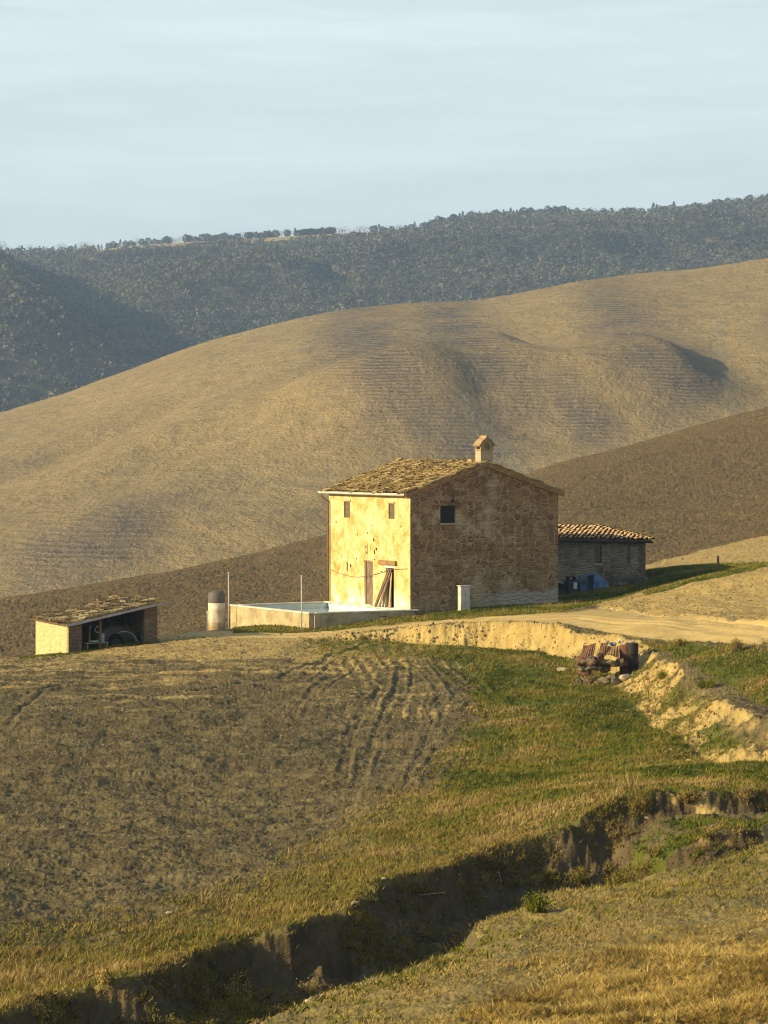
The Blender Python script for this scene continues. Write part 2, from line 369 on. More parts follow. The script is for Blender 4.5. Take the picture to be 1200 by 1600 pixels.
fr_green = pmask(wx, wy, [(430,1605),(700,1470),(860,1375),(1200,1300),(1400,1260),(1400,1350),(1200,1400),(1000,1420),(760,1500),(560,1600)], 20)*front*(Yg < 75)*0.16
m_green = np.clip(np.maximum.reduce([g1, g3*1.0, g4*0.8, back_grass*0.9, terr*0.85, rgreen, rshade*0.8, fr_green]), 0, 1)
m_dry = np.clip(np.maximum.reduce([g2*0.9, g1*sstep(1120, 1320, PYg)*0.8, terr*0.35, fr_green]), 0, 1)
m_green = np.maximum(m_green, g2*0.5)
straw = pmask(wx+14*fbm(Xg,Yg,.8,3,off=1), wy+12*fbm(Xg,Yg,.8,3,off=2), [(600,1700),(700,1600),(830,1535),(950,1500),(1080,1480),(1200,1462),(1500,1430),(1500,1900),(560,1900)], 34) * front * (Yg < 46)
ROAD = [(150,1012),(250,1004),(330,998),(430,1000),(500,998),(600,984),(700,974),(800,971),(880,976),(950,990),(1050,1003),(1200,1009),(1500,1025),(1500,985),(1200,978),(1100,968),(1000,956),(950,948),(900,955.5),(870,957),(760,963),(650,972),(560,981),(480,987.5),(400,988),(320,985),(250,988)]
m_road = pmask(PXg+4*fbm(Xg,Yg,.5,3), PYg+1.2*fbm(Xg,Yg,.7,3,off=6), ROAD, 1.6) * (Yg > 90) * (Yg < 122) * (sdC < 0.2)
m_road = m_road*(1-g3)
m_clay = np.clip(np.maximum(clay, 0), 0, 1)*(Yg > 60)
m_clay = m_clay*np.where(PXg > 985, np.clip(0.62+1.1*fbm(Xg, Yg, 0.30, 4, 0.6, 15), 0, 1), 1)
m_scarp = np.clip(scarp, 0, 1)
m_clay = np.maximum(m_clay, rightR*m_scarp*(Yg < 82)*np.clip(.35+1.5*fbm(Xg, Yg, .5, 4, .6, 16), 0, .75))
tanm = pmask(wx, wy, [(930,945),(1040,915),(1200,872),(1500,850),(1500,990),(1200,985),(1000,962)], 6)*(Yg > 98)*(Yg < 124)
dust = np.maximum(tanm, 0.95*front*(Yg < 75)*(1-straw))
dust = np.maximum(dust, sstep(60, 8, PYg-(1003+0*PXg))*(Yg > 98)*(Yg < 116)*sstep(760, 500, PXg)*0.8)
dust = np.maximum(dust, 0.46*sstep(1210, 1010, PYg+25*fbm(Xg, Yg, 0.1, 3, off=19))*(~front)*(Yg < 116)*sstep(800, 640, PXg))
fold = pmask(wx, PYg, [(980,900),(1000,884),(1200,833),(1500,770),(1500,900),(1100,900)], 3)*(Yg > 136)*(Yg < 168)*0.75
dust = np.maximum(dust, fold)
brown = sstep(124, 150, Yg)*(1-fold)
flat_zone = np.maximum(m_road, pmask(PXg, PYg, [(350,1000),(500,1000),(870,962),(960,935),(960,900),(350,900)], 6)*(Yg > 110)*(Yg < 133)*0.8)

# relief: clods, undulations, furrows, wheel ruts
rough = 0.060*(1-m_road)*(1-0.7*flat_zone)
fieldm = (1-m_green)*(1-m_road)*(1-dust)*(1-m_clay)
und = 0.26*fbm(Xg, Yg*0.8, 0.16, 4, 0.6, off=11)*(1-flat_zone)*(Yg < 110)*sstep(0, 6, np.abs(sdC))
clods = fbm(Xg, Yg, 2.1, 4, 0.75, 21)
ridg = 1-np.abs(fbm(Xg, Yg, 0.5, 4, 0.6, 31))*1.6
Z = Zb + und + rough*clods*(0.70 + 0.25*fieldm) + 0.07*fieldm*(Yg < 118)*fbm(Xg*0.45, Yg, 0.8, 4, 0.65, 23) + 0.05*ridg*fieldm*(Yg < 118)
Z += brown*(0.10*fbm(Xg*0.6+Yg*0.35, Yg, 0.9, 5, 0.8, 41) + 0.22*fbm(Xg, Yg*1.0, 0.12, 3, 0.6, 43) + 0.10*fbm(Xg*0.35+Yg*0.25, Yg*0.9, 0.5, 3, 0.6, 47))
Z += (tanm+0.5*fold)*0.22*fbm(Xg, Yg, 0.22, 4, 0.6, 51)
Z += straw*0.10*fbm(Xg, Yg, 1.0, 4, 0.7, 61) + m_green*(1-g3)*0.06*fbm(Xg, Yg, 1.2, 4, 0.6, 63)
def rut(pts, wid=0.11, dep=0.035):
    global Z
    q = [((px-600)/FPX*Y, Y) for px, py, Y in pts]
    near = (Yg > min(p[1] for p in q)-3) & (Yg < max(p[1] for p in q)+3)
    ii = np.nonzero(near); d, _, t = polydist(Xg[ii], Yg[ii], q)
    f = sstep(0, .8, t)*sstep(len(q)-1, len(q)-1.8, t)
    Z[ii] += f*(-dep*np.exp(-(d/wid)**2) + 0.6*dep*np.exp(-((d-2.0*wid)/wid)**2))
def zsolve(px, py, lo=60, hi=118):            # distance at which the base surface shows at that row
    Ys = np.linspace(lo, hi, 400); pz = YH + (ZC - bilin(np.full(400, float(px)), Ys))*FPX/Ys
    ok = np.nonzero(pz <= py)[0]; return float(Ys[ok[0]]) if len(ok) else hi
def rutpx(L, **k): rut([(px, py, zsolve(px, py)) for px, py in L], **k)
for L in ([(590,1008),(606,1035),(596,1070),(572,1105),(552,1140),(540,1180),(530,1240)], [(618,1008),(628,1035),(622,1070),(602,1105),(584,1140),(570,1180),(556,1240),(540,1300)],
          [(640,1010),(668,1040),(690,1075),(676,1110),(660,1160),(640,1210),(620,1260)], [(668,1012),(705,1042),(745,1075),(764,1105),(740,1160),(700,1225),(640,1290),(560,1350)],
          [(700,1015),(745,1050),(778,1090),(790,1130),(765,1190),(715,1250),(650,1310)], [(545,1008),(540,1035),(520,1050),(490,1075),(470,1100),(450,1140)],
          [(530,1008),(500,1030),(480,1050),(455,1070)], [(0,1155),(30,1110),(70,1080),(140,1060)], [(740,1035),(800,1075),(835,1120),(830,1170)], [(860,1130),(850,1180),(820,1220)]):
    rutpx(L)
    if L[0][0] > 500:
        for o_, dp_ in ((9, .022), (-8, .018), (17, .016)): rutpx([(px+o_+3*math.sin(py*.05+o_), py) for px, py in L], dep=dp_, wid=.08)
_in = pmask(Xg, Yg, [(-3.35,118.05),(-7.2,123.6),(-2.75,126.35),(1.27,119.83)], 0.01) > 0.5
Z = np.where(_in, np.minimum(Z, -0.9), Z)
for off_ in (0.0, 4.5):
    rut([(px, 0, zsolve(px, py+off_, 90, 122)) for px, py in ((330,992),(430,992),(520,989),(600,978),(700,968),(800,965),(900,962),(1000,971),(1100,981),(1200,992),(1330,1003))], wid=.22, dep=.035)
PYs = YH + (ZC - bilin(PXg, Yg))*FPX/Yg
ub = PXg - np.interp(PYs, [1000,1040,1080,1120,1180,1250,1350,1450], [0,32,46,36,0,-52,-118,-190]) + 5*fbm(Xg, Yg, .12, 2, off=33)
trk = np.sin(2*np.pi*ub/21.0 + 0.8*fbm(Xg, Yg, .25, 2, off=27)) * sstep(455, 560, ub)*sstep(800, 690, ub)*(Yg < 113.5)*(Yg > 60)*(~front)*sstep(1004, 1015, PYg)*sstep(1420, 1300, PYg)
trk = trk*np.clip(.45+1.3*fbm(Xg, Yg, .22, 3, off=29), 0, 1)
Z += 0.013*trk
comb = fbm(Xg*0.16, Yg*0.9, 1.1, 4, 0.65, 37)*(~front)*(Yg < 114)*(1-m_green)
Z += 0.045*comb*(1-m_road)
dust = np.clip(dust + (0.42*trk*(1-0.4*m_green) + 0.42*comb)*(Yg < 112)*(PYg > 1004)*(1-m_road), 0, 1)
m_green = np.clip(m_green - 0.35*np.maximum(trk, 0), 0, 1)
PYf = YH + (ZC - Z)*FPX/Yg

def gz(x, y):                                 # ground height at a world point
    x = np.atleast_1d(np.asarray(x, float)); y = np.atleast_1d(np.asarray(y, float)); px = x/y*FPX+600
    i = np.clip(np.searchsorted(cols, px)-1, 0, len(cols)-2); j = np.clip(np.searchsorted(rows, y)-1, 0, len(rows)-2)
    u = np.clip((px-cols[i])/(cols[i+1]-cols[i]), 0, 1); v = np.clip((y-rows[j])/(rows[j+1]-rows[j]), 0, 1)
    r = (Z[j, i]*(1-u)+Z[j, i+1]*u)*(1-v)+(Z[j+1, i]*(1-u)+Z[j+1, i+1]*u)*v
    return r if len(r) > 1 else float(r[0])
def hit(px, py, Ymin=20):                     # the ground point seen at a photo pixel
    i = int(np.argmin(np.abs(cols-px))); c = PYf[:, i]; ok = np.nonzero((c <= py) & (rows > Ymin))[0]
    j = ok[0] if len(ok) else len(rows)-1; Y = rows[j]; x = (px-600)/FPX*Y; return (x, Y, gz(x, Y))

# ------------------------------------------------------------ ground material
m_, t, b = newmat('ground_surface', 0.95, 0.1)
v = t.coord('Object')
n_big = t.noise(v, 0.12, 5, 0.6); n_mid = t.noise(v, 0.9, 6, 0.65); n_fine = t.noise(v, 7.0, 5, 0.7); n_speck = t.noise(v, 22.0, 3, 0.7)
vs = t.coord('Object', scale=(0.5, 1.6, 1.0)); n_str = t.noise(vs, 1.1, 5, 0.65)
soil = t.ramp(n_mid, [(0.25, (0.082, 0.067, 0.033)), (0.5, (0.158, 0.128, 0.061)), (0.75, (0.265, 0.212, 0.100))])
soil = t.mix(t.ramp(n_fine, [(0.48, 0), (0.75, 0.7)]), soil, (0.24, 0.185, 0.10))
soil = t.mix(t.math('MULTIPLY', t.attr('front'), 1.0), soil, soil)
soil = t.mix(t.ramp(n_str, [(0.42, 0), (0.62, 0.55)]), soil, (0.065, 0.050, 0.030))
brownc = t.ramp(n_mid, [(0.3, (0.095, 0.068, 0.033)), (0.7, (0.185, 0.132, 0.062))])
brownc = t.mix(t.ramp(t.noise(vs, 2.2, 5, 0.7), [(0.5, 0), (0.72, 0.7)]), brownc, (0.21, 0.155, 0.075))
dustc = t.ramp(n_mid, [(0.25, (0.34, 0.245, 0.090)), (0.7, (0.50, 0.37, 0.145))])
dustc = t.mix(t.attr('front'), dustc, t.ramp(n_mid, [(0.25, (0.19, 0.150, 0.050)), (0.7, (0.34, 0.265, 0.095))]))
dustc = t.mix(t.ramp(n_fine, [(0.35, 0.6), (0.55, 0)]), dustc, (0.25, 0.185, 0.095))
roadc = t.ramp(n_mid, [(0.3, (0.50, 0.355, 0.135)), (0.7, (0.64, 0.475, 0.200))])
roadc = t.mix(t.ramp(n_fine, [(0.36, 0.55), (0.5, 0)]), roadc, (0.32, 0.235, 0.11))
clayc = t.ramp(n_mid, [(0.3, (0.33, 0.23, 0.075)), (0.65, (0.52, 0.385, 0.145))])
clayc = t.mix(t.ramp(n_fine, [(0.5, 0), (0.8, 0.8)]), clayc, (0.56, 0.46, 0.26))
clayc = t.mix(t.ramp(n_fine, [(0.2, 0.8), (0.42, 0)]), clayc, (0.20, 0.14, 0.07))
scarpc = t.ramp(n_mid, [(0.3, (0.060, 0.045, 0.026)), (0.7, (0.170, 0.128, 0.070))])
greenc = t.ramp(n_mid, [(0.25, (0.045, 0.068, 0.010)), (0.5, (0.098, 0.118, 0.018)), (0.75, (0.17, 0.145, 0.042))])
greenc = t.mix(t.ramp(n_fine, [(0.5, 0), (0.7, 0.6)]), greenc, (0.17, 0.135, 0.06))
dryc = t.ramp(n_mid, [(0.25, (0.14, 0.11, 0.04)), (0.7, (0.25, 0.19, 0.075))])
strawc = t.ramp(n_mid, [(0.3, (0.22, 0.14, 0.035)), (0.7, (0.42, 0.29, 0.085))])
def wob(a, amt=0.9):                          # ragged edge for a soft mask
    x = t.math('ADD', a, t.math('MULTIPLY', t.math('SUBTRACT', t.math('ADD', t.math('MULTIPLY', n_mid, .6), t.math('MULTIPLY', n_fine, .4)), 0.5), amt))
    return t.ramp(x, [(0.38, 0), (0.62, 1)])
c = soil
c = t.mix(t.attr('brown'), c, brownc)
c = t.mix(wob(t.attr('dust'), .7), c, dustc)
c = t.mix(t.attr('road'), c, roadc)
c = t.mix(wob(t.attr('dry'), 1.6), c, dryc)
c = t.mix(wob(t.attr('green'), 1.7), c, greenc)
c = t.mix(wob(t.attr('straw'), .8), c, strawc)
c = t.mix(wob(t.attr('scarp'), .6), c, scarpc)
c = t.mix(wob(t.attr('clay'), .5), c, clayc)
t.put(b.inputs['Base Color'], c)
hgt = t.math('ADD', t.math('MULTIPLY', n_mid, 0.6), t.math('ADD', t.math('MULTIPLY', n_fine, 0.3), t.math('MULTIPLY', n_speck, 0.08)))
soft = t.math('SUBTRACT', 1.0, t.math('MULTIPLY', t.attr('road'), 0.75))
t.put(b.inputs['Normal'], t.bump(t.math('MULTIPLY', hgt, soft), 1.0, 0.22))
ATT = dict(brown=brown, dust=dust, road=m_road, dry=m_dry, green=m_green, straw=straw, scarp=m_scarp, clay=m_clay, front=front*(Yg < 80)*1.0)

nr, nc = Z.shape
idx = np.arange(nr*nc).reshape(nr, nc)
FQ = np.stack([idx[:-1, :-1], idx[:-1, 1:], idx[1:, 1:], idx[1:, :-1]], -1).reshape(-1, 4)
VV = np.stack([Xg, Yg, Z], -1).reshape(-1, 3)
def fmean(a): return 0.25*(a[:-1, :-1]+a[:-1, 1:]+a[1:, 1:]+a[1:, :-1]).reshape(-1)
fr, fY, fpx = fmean(m_road), fmean(Yg), fmean(PXg)
fg = fmean(np.maximum(g1, g2)); ffr = fmean(front.astype(float))
cls = np.zeros(len(FQ), int)                                   # farmyard ground
cls[(fY < 116) & (fmean(np.maximum(dust*0, fieldm)) > -1)] = 1  # field
cls[(fY < 116) & (fg > 0.5)] = 2                               # grassy slope
cls[((fmean((qA > 0.0).astype(float)*(sdB > 0.0)) > 0.5)) & (fY < 100)] = 3   # ravine
cls[(fmean(sdB) <= 0.0) & (fY < 80)] = 4                       # near slope
cls[(fmean(m_clay) > 0.5) & (fY > 60)] = 5                     # cut bank
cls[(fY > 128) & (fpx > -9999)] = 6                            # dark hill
cls[(fY > 96) & (fpx > 900) & (fY < 124) & (fmean(tanm) > 0.5)] = 7
cls[fr > 0.5] = 8
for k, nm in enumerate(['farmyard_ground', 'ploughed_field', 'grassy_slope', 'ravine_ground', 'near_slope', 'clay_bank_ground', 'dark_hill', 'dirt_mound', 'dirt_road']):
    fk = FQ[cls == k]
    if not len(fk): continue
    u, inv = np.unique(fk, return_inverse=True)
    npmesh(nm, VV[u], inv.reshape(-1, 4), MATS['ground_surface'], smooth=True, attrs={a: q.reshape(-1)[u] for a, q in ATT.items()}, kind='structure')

# ------------------------------------------------------------ big tan hill
CREST = np.array([(-1200,760),(-800,735),(-400,700),(-150,675),(0,645),(100,615),(200,578),(300,540),(400,513),(480,494),(560,480),(640,473),(740,470),(800,460),(900,440),(1000,427),(1100,419),(1200,403),(1400,375),(1800,340),(2300,320)], float)
hc = np.concatenate([np.arange(-1200, -30, 12.0), np.arange(-30, 1230, 1.7), np.arange(1240, 2300, 12.0)])
ht = np.concatenate([np.linspace(-0.35, -0.01, 12), np.linspace(0, 0.15, 90), np.linspace(0.152, 1.0, 420)])
HP, HT = np.meshgrid(hc, ht)
YC, YF = 820.0, 400.0
def hill_base(px, tt):
    cy_ = np.interp(px, CREST[:, 0], CREST[:, 1]); cy_ = cy_
    Y = YC + (YF-YC)*tt
    zc_ = ZC - (cy_-YH)/FPX*YC; zf = ZC - (990-YH)/FPX*YF
    tp = np.clip(tt, 0, 1); p = 0.80*tp + 0.20*tp**2.2 - 0.06*np.sin(np.pi*tp)*0
    z = zc_ + (zf-zc_)*p
    z = z - np.exp(-tp/0.02)*0.0 - np.where(tt < 0, 0.09*(Y-YC) + 0.0009*(Y-YC)**2, 0)
    return Y, z
cyk = np.interp(hc, CREST[:, 0], CREST[:, 1]); ker = np.exp(-np.linspace(-2, 2, 41)**2); ker /= ker.sum()
mid = (hc >= -30) & (hc < 1230); pad = np.pad(cyk[mid], 20, mode='reflect', reflect_type='odd'); cyk[mid] = np.convolve(pad, ker, 'valid')
CREST = np.stack([hc, cyk], 1)
HY, HZ = hill_base(HP, HT); HX = (HP-600)/FPX*HY
def hpt(px, py):
    tt = np.linspace(0, 1, 300); Y, z = hill_base(np.full(300, float(px)), tt); pz = YH + (ZC-z)*FPX/Y
    Yq = np.interp(py, pz, Y); return ((px-600)/FPX*Yq, Yq)
def spur(pts, amp, sl, sr):                  # a nose or fold: gentle on the left flank, steep on the right one
    global HZ
    q = [hpt(p[0], p[1]+max(0, amp)*3.4) for p in pts]; d, s, tt = polydist(HX, HY, q); side = s    # travel comes toward the camera; right flank = larger x
    sd = -d*s if q[-1][1] < q[0][1] else d*s
    f = sstep(-0.2, 1.0, tt+0*d)*1.0
    n_ = len(q)-1; f = sstep(0, 1.2, tt)*sstep(n_, n_-1.7, tt)
    fade = f*np.exp(-np.clip(HY-max(p[1] for p in q), 0, None)/25)*np.exp(-np.clip(min(p[1] for p in q)-HY, 0, None)/40)
    HZ += 0.85*sstep(0.0, 0.16, HT)*amp*fade*np.where(sd < 0, np.exp(-(sd/sl)**2), np.exp(-(sd/(sr*1.0))**2))
spur([(690,500),(745,545),(795,600),(835,650)], 12.0, 26, 12)
spur([(560,530),(620,600),(690,650),(760,715)], 13.0, 34, 16)
spur([(450,560),(520,640),(560,720)], 4.5, 30, 16)
spur([(925,480),(1000,555),(1060,600),(1125,636)], 11.5, 28, 12)
spur([(850,560),(905,625),(950,690)], 7.5, 24, 12)
spur([(1150,480),(1220,560),(1300,620)], 7, 26, 14)
spur([(300,700),(200,790),(110,860),(30,920)], 6, 30, 16)
spur([(400,565),(250,636),(120,690),(-40,755),(-200,800)], -4.5, 13, 12)
spur([(380,610),(250,690),(100,760),(-60,830)], 5.0, 26, 15)
spur([(470,760),(380,830),(280,900)], 4, 26, 16)
spur([(330,740),(230,830),(150,900)], -1.4, 14, 14)
spur([(735,640),(770,680),(810,730)], -1.5, 4, 5)
spur([(1120,510),(1135,570),(1148,640)], -1.2, 4, 4)
HZ += 1.6*fbm(HX, HY, 0.012, 3, 0.5, 71)*sstep(0.0, 0.12, HT) + 0.22*fbm(HX, HY, 0.12, 4, 0.6, 73) + 0.10*fbm(HX, HY, 0.6, 4, 0.8, 75)
HPY = YH + (ZC-HZ)*FPX/HY
dk = np.zeros_like(HZ)  # mask along the folds: their shade painted in, together with ploughed soil
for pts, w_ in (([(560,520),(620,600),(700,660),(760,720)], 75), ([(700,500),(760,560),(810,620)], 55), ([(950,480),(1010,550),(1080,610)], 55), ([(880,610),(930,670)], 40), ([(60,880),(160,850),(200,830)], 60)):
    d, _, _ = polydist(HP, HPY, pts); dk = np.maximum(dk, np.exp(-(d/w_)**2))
pale = np.zeros_like(HZ)
for pts, w_ in (([(725,630),(770,680),(800,720),(830,760)], 12), ([(1120,500),(1130,570),(1145,640)], 7)):
    d, _, _ = polydist(HP+6*fbm(HX, HY, .05, 3), HPY, pts); pale = np.maximum(pale, np.exp(-(d/w_)**2))
m_, t, b = newmat('dry_hill', 0.95, 0.1)
v = t.coord('Object')
nb = t.noise(v, 0.02, 5, 0.6); nm = t.noise(v, 0.16, 6, 0.65); nf = t.noise(v, 1.2, 4, 0.7)
c = t.ramp(nm, [(0.3, (0.245, 0.187, 0.092)), (0.7, (0.385, 0.295, 0.148))])
c = t.mix(t.ramp(nb, [(0.35, 0), (0.65, 0.45)]), c, (0.24, 0.175, 0.085))
dka = t.math('MULTIPLY', t.attr('plough_shade'), t.ramp(t.noise(v, 0.05, 5, 0.6), [(0.3, 0.35), (0.6, 1)]))
c = t.mix(t.math('MULTIPLY', dka, 0.95), c, (0.115, 0.100, 0.085))  # ploughed tone and painted fold shade darken the base colour
s = t.sep(v)
zz = t.math('ADD', t.math('MULTIPLY', s[2], 7.5), t.math('MULTIPLY', t.noise(v, 0.05, 4, 0.6), 22.0))
stripe = t.math('SINE', zz)
stm = t.math('MULTIPLY', t.math('ADD', t.math('MULTIPLY', dka, 0.45), 0.03), t.ramp(nf, [(0.3, 0.3), (0.6, 1)]))
c = t.mix(t.math('MULTIPLY', t.ramp(stripe, [(0.3, 0), (0.9, 1)]), stm), c, (0.36, 0.28, 0.155))
c = t.mix(t.ramp(nf, [(0.56, 0), (0.72, 0.5)]), c, (0.50, 0.37, 0.17))
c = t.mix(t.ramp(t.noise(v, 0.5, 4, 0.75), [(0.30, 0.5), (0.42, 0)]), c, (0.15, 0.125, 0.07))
c = t.mix(t.math('MULTIPLY', t.attr('pale'), t.ramp(nm, [(0.3, 0.15), (0.6, 0.7)])), c, (0.27, 0.24, 0.16))
t.put(b.inputs['Base Color'], c)
h1 = t.math('ADD', t.math('MULTIPLY', nm, 1.6), t.math('MULTIPLY', nf, 0.5))
h1 = t.math('ADD', h1, t.math('MULTIPLY', t.math('MULTIPLY', stripe, t.math('ADD', dka, 0.05)), 0.09))
t.put(b.inputs['Normal'], t.bump(h1, 1.0, 1.1))
nr2, nc2 = HZ.shape; idx = np.arange(nr2*nc2).reshape(nr2, nc2)
F2 = np.stack([idx[:-1, :-1], idx[1:, :-1], idx[1:, 1:], idx[:-1, 1:]], -1).reshape(-1, 4)
npmesh('dry_grass_hill', np.stack([HX, HY, HZ], -1).reshape(-1, 3), F2, MATS['dry_hill'], smooth=True, attrs={'plough_shade': dk.reshape(-1), 'pale': pale.reshape(-1)}, kind='structure')

# ------------------------------------------------------------ far wooded hill
FC = np.array([(-1500,470),(-900,440),(-400,408),(-100,398),(0,396),(60,394),(150,391),(200,384),(300,377),(400,372),(480,367),(560,363),(670,357),(700,349),(780,341),(870,336),(950,336),(1030,334),(1100,325),(1200,312),(1500,290),(2600,260)], float)
fc = np.concatenate([np.arange(-1500, -50, 25.0), np.arange(-50, 1250, 6.0), np.arange(1260, 2600, 25.0)]); ft = np.linspace(-0.3, 1.0, 210)
WP, WT = np.meshgrid(fc, ft)
def far_base(px, tt):
    Y = 2200 - 900*tt; z0 = ZC - (np.interp(px, FC[:, 0], FC[:, 1])-YH)/FPX*2200; z1 = ZC - (760-YH)/FPX*1300
    tp = np.clip(tt, 0, 1); z = z0 + (z1-z0)*(0.62*tp+0.38*tp**2) - np.where(tt < 0, 0.12*(Y-2200), 0); return Y, z
WY, WZ = far_base(WP, WT); WX = (WP-600)/FPX*WY
def fpt(px, py):
    tt = np.linspace(0, 1, 300); Y, z = far_base(np.full(300, float(px)), tt); pz = YH + (ZC-z)*FPX/Y
    Yq = np.interp(py, pz, Y); return ((px-600)/FPX*Yq, Yq)
def fspur(pts, amp, sl, sr, fs0=0.05, fs1=0.40):
    global WZ
    q = [fpt(*p) for p in pts]; d, s, tt = polydist(WX, WY, q)
    sd = -d*s if q[-1][1] < q[0][1] else d*s
    n_ = len(q)-1; f = sstep(0, 1.0, tt)*sstep(n_, n_-1.0, tt)
    fade = f*np.exp(-np.clip(WY-max(p[1] for p in q), 0, None)/60)*np.exp(-np.clip(min(p[1] for p in q)-WY, 0, None)/120)
    WZ += 0.85*sstep(fs0, fs1, WT)*amp*fade*np.where(sd < 0, np.exp(-(sd/sl)**2), np.exp(-(sd/(0.72*sr))**2))
fspur([(-200,405),(-125,480),(-45,560),(5,620),(45,665)], 62, 150, 100, .10, .46)
fspur([(150,400),(260,480),(300,540)], 9, 60, 60)
fspur([(370,420),(430,460),(470,490)], 26, 80, 34)
fspur([(620,360),(560,430),(600,480)], 14, 70, 60)
fspur([(690,370),(740,410),(800,450)], 16, 80, 36)
fspur([(860,350),(920,400),(980,430)], 16, 70, 40)
fspur([(1040,335),(1100,365),(1160,400)], 26, 90, 34)
WZ += (7*fbm(WX, WY, 0.004, 4, 0.55, 81) + 3*fbm(WX, WY, 0.02, 3, 0.5, 83))*sstep(0.0, 0.12, WT)
m_, t, b = newmat('forest_floor', 0.95, 0.1)
t.put(b.inputs['Base Color'], t.mix(t.attr('strip'), t.ramp(t.noise(t.coord('Object'), 0.02, 5, 0.6), [(0.35, (0.06, 0.065, 0.035)), (0.65, (0.15, 0.13, 0.075))]), (0.36, 0.28, 0.14)))
STRIP = ((WT > -0.02)*(WT < 0.065)*(WP > 130)*(WP < 690)).astype(float)
nr3, nc3 = WZ.shape; idx = np.arange(nr3*nc3).reshape(nr3, nc3)
F3 = np.stack([idx[:-1, :-1], idx[1:, :-1], idx[1:, 1:], idx[:-1, 1:]], -1).reshape(-1, 4)
npmesh('far_hill', np.stack([WX, WY, WZ], -1).reshape(-1, 3), F3, MATS['forest_floor'], smooth=True, attrs={'strip': STRIP.reshape(-1)}, kind='structure')
simple('valley_soil', (0.2, 0.16, 0.09), (0.1, 0.1, 0.05), 0.01)
npmesh('valley_floor', [(-6000,-3000,-45),(6000,-3000,-45),(6000,6000,-45),(-6000,6000,-45)], [(0,1,2,3)], MATS['valley_soil'], kind='structure')
def fz(px, tt):
    a = np.clip(np.searchsorted(fc, px)-1, 0, len(fc)-2); b_ = np.clip(((tt-ft[0])/(ft[1]-ft[0])), 0, len(ft)-1.001); j = b_.astype(int); v_ = b_-j
    u_ = (px-fc[a])/(fc[a+1]-fc[a])
    return (WZ[j, a]*(1-u_)+WZ[j, a+1]*u_)*(1-v_)+(WZ[j+1, a]*(1-u_)+WZ[j+1, a+1]*u_)*v_
# ------------------------------------------------------------ building materials
m_, t, b = newmat('yellow_plaster', 0.92, 0.1)
v = t.coord('Object')
wv = t.warp(v, 1.2, 0.6)
n1 = t.noise(wv, 1.6, 7, 0.7); n2 = t.noise(t.coord('Object', scale=(1, 1, 0.25)), 3.0, 6, 0.75); n3 = t.noise(v, 9, 5, 0.7)
c = t.ramp(n1, [(0.30, (0.36, 0.21, 0.050)), (0.44, (0.55, 0.40, 0.15)), (0.56, (0.66, 0.53, 0.27)), (0.72, (0.78, 0.69, 0.45))])
c = t.mix(t.ramp(n2, [(0.52, 0), (0.68, 0.6)]), c, (0.50, 0.30, 0.065))
c = t.mix(t.ramp(n3, [(0.56, 0), (0.70, 0.8)]), c, (0.34, 0.17, 0.035))
s = t.sep(v)
low = t.math('MULTIPLY', t.ramp(s[2], [(0.0, 1), (1.0, 0)]), t.ramp(t.noise(v, 1.1, 4, 0.6), [(0.42, 0), (0.6, 1)]))
c = t.mix(low, c, (0.86, 0.82, 0.70))
vd = t.voro(v, 1.6, 'F1', 0)
c = t.mix(t.math('MULTIPLY', t.ramp(vd, [(0.07, 1), (0.11, 0)]), t.ramp(t.noise(v, 0.9, 3), [(0.5, 0), (0.56, 1)])), c, (0.16, 0.10, 0.05))
t.put(b.inputs['Base Color'], c)
t.put(b.inputs['Normal'], t.bump(t.math('ADD', n1, t.math('MULTIPLY', n3, 0.4)), 0.8, 0.05))

def stonemat(name, cols, mortar, scale=(2.1, 2.1, 3.3), patch=0.55, low_plaster=True):
    m_, t, b = newmat(name, 0.92, 0.1)
    v = t.coord('Object'); s = t.sep(v)
    xy = t.math('ADD', s[0], s[1])
    p2 = t.comb(t.math('MULTIPLY', xy, scale[0]), t.math('MULTIPLY', s[2], scale[2]), 0.0)
    p2 = t.warp(p2, 0.8, 0.8)
    ed = t.voro(p2, 1.0, 'DISTANCE_TO_EDGE', 0, 0.72)
    cellc = t.voro(p2, 1.0, 'F1', 1, 0.72)
    cs = t.sep(cellc)
    c = t.ramp(cs[0], [(0.0, cols[0]), (0.35, cols[1]), (0.65, cols[2]), (1.0, cols[3])])
    c = t.mix(t.math('MULTIPLY', t.noise(v, 7, 5, 0.7), 0.7), c, tuple(x*0.62 for x in cols[1]))
    mw = t.noise(v, 1.6, 4, 0.6)
    mm = t.ramp(t.math('SUBTRACT', ed, t.math('MULTIPLY', t.math('SUBTRACT', mw, 0.38), 0.22)), [(0.02, 1), (0.07, 0)])
    c = t.mix(t.math('MULTIPLY', mm, t.ramp(t.noise(v, 0.8, 5, 0.7), [(0.36, 0.22), (0.60, 0.80)])), c, mortar)
    pn_ = t.noise(t.coord('Object', loc=(3, 1, 5)), 0.55, 6, 0.68)
    pm = t.ramp(pn_, [(patch, 0), (patch+0.09, 0.85)])
    c = t.mix(pm, c, tuple(x*0.95 for x in mortar))
    if low_plaster:
        lowm = t.ramp(t.math('ADD', t.math('MULTIPLY', s[2], 0.7), t.math('MULTIPLY', t.math('SUBTRACT', t.noise(v, 0.9, 5, 0.7), 0.5), 1.8)), [(0.35, 1), (0.55, 0)])
        lowm = t.math('MULTIPLY', lowm, t.ramp(t.math('MULTIPLY', s[0], 0.1), [(0.40, 0.25), (0.52, 1)]))
        c = t.mix(t.math('MULTIPLY', lowm, 0.85), c, (0.46, 0.40, 0.32))
    t.put(b.inputs['Base Color'], c)
    h = t.math('ADD', t.ramp(ed, [(0.0, 0), (0.16, 1)]), t.math('MULTIPLY', t.noise(v, 9, 5, 0.7), 0.6))
    t.put(b.inputs['Normal'], t.bump(h, 0.9, 0.05))
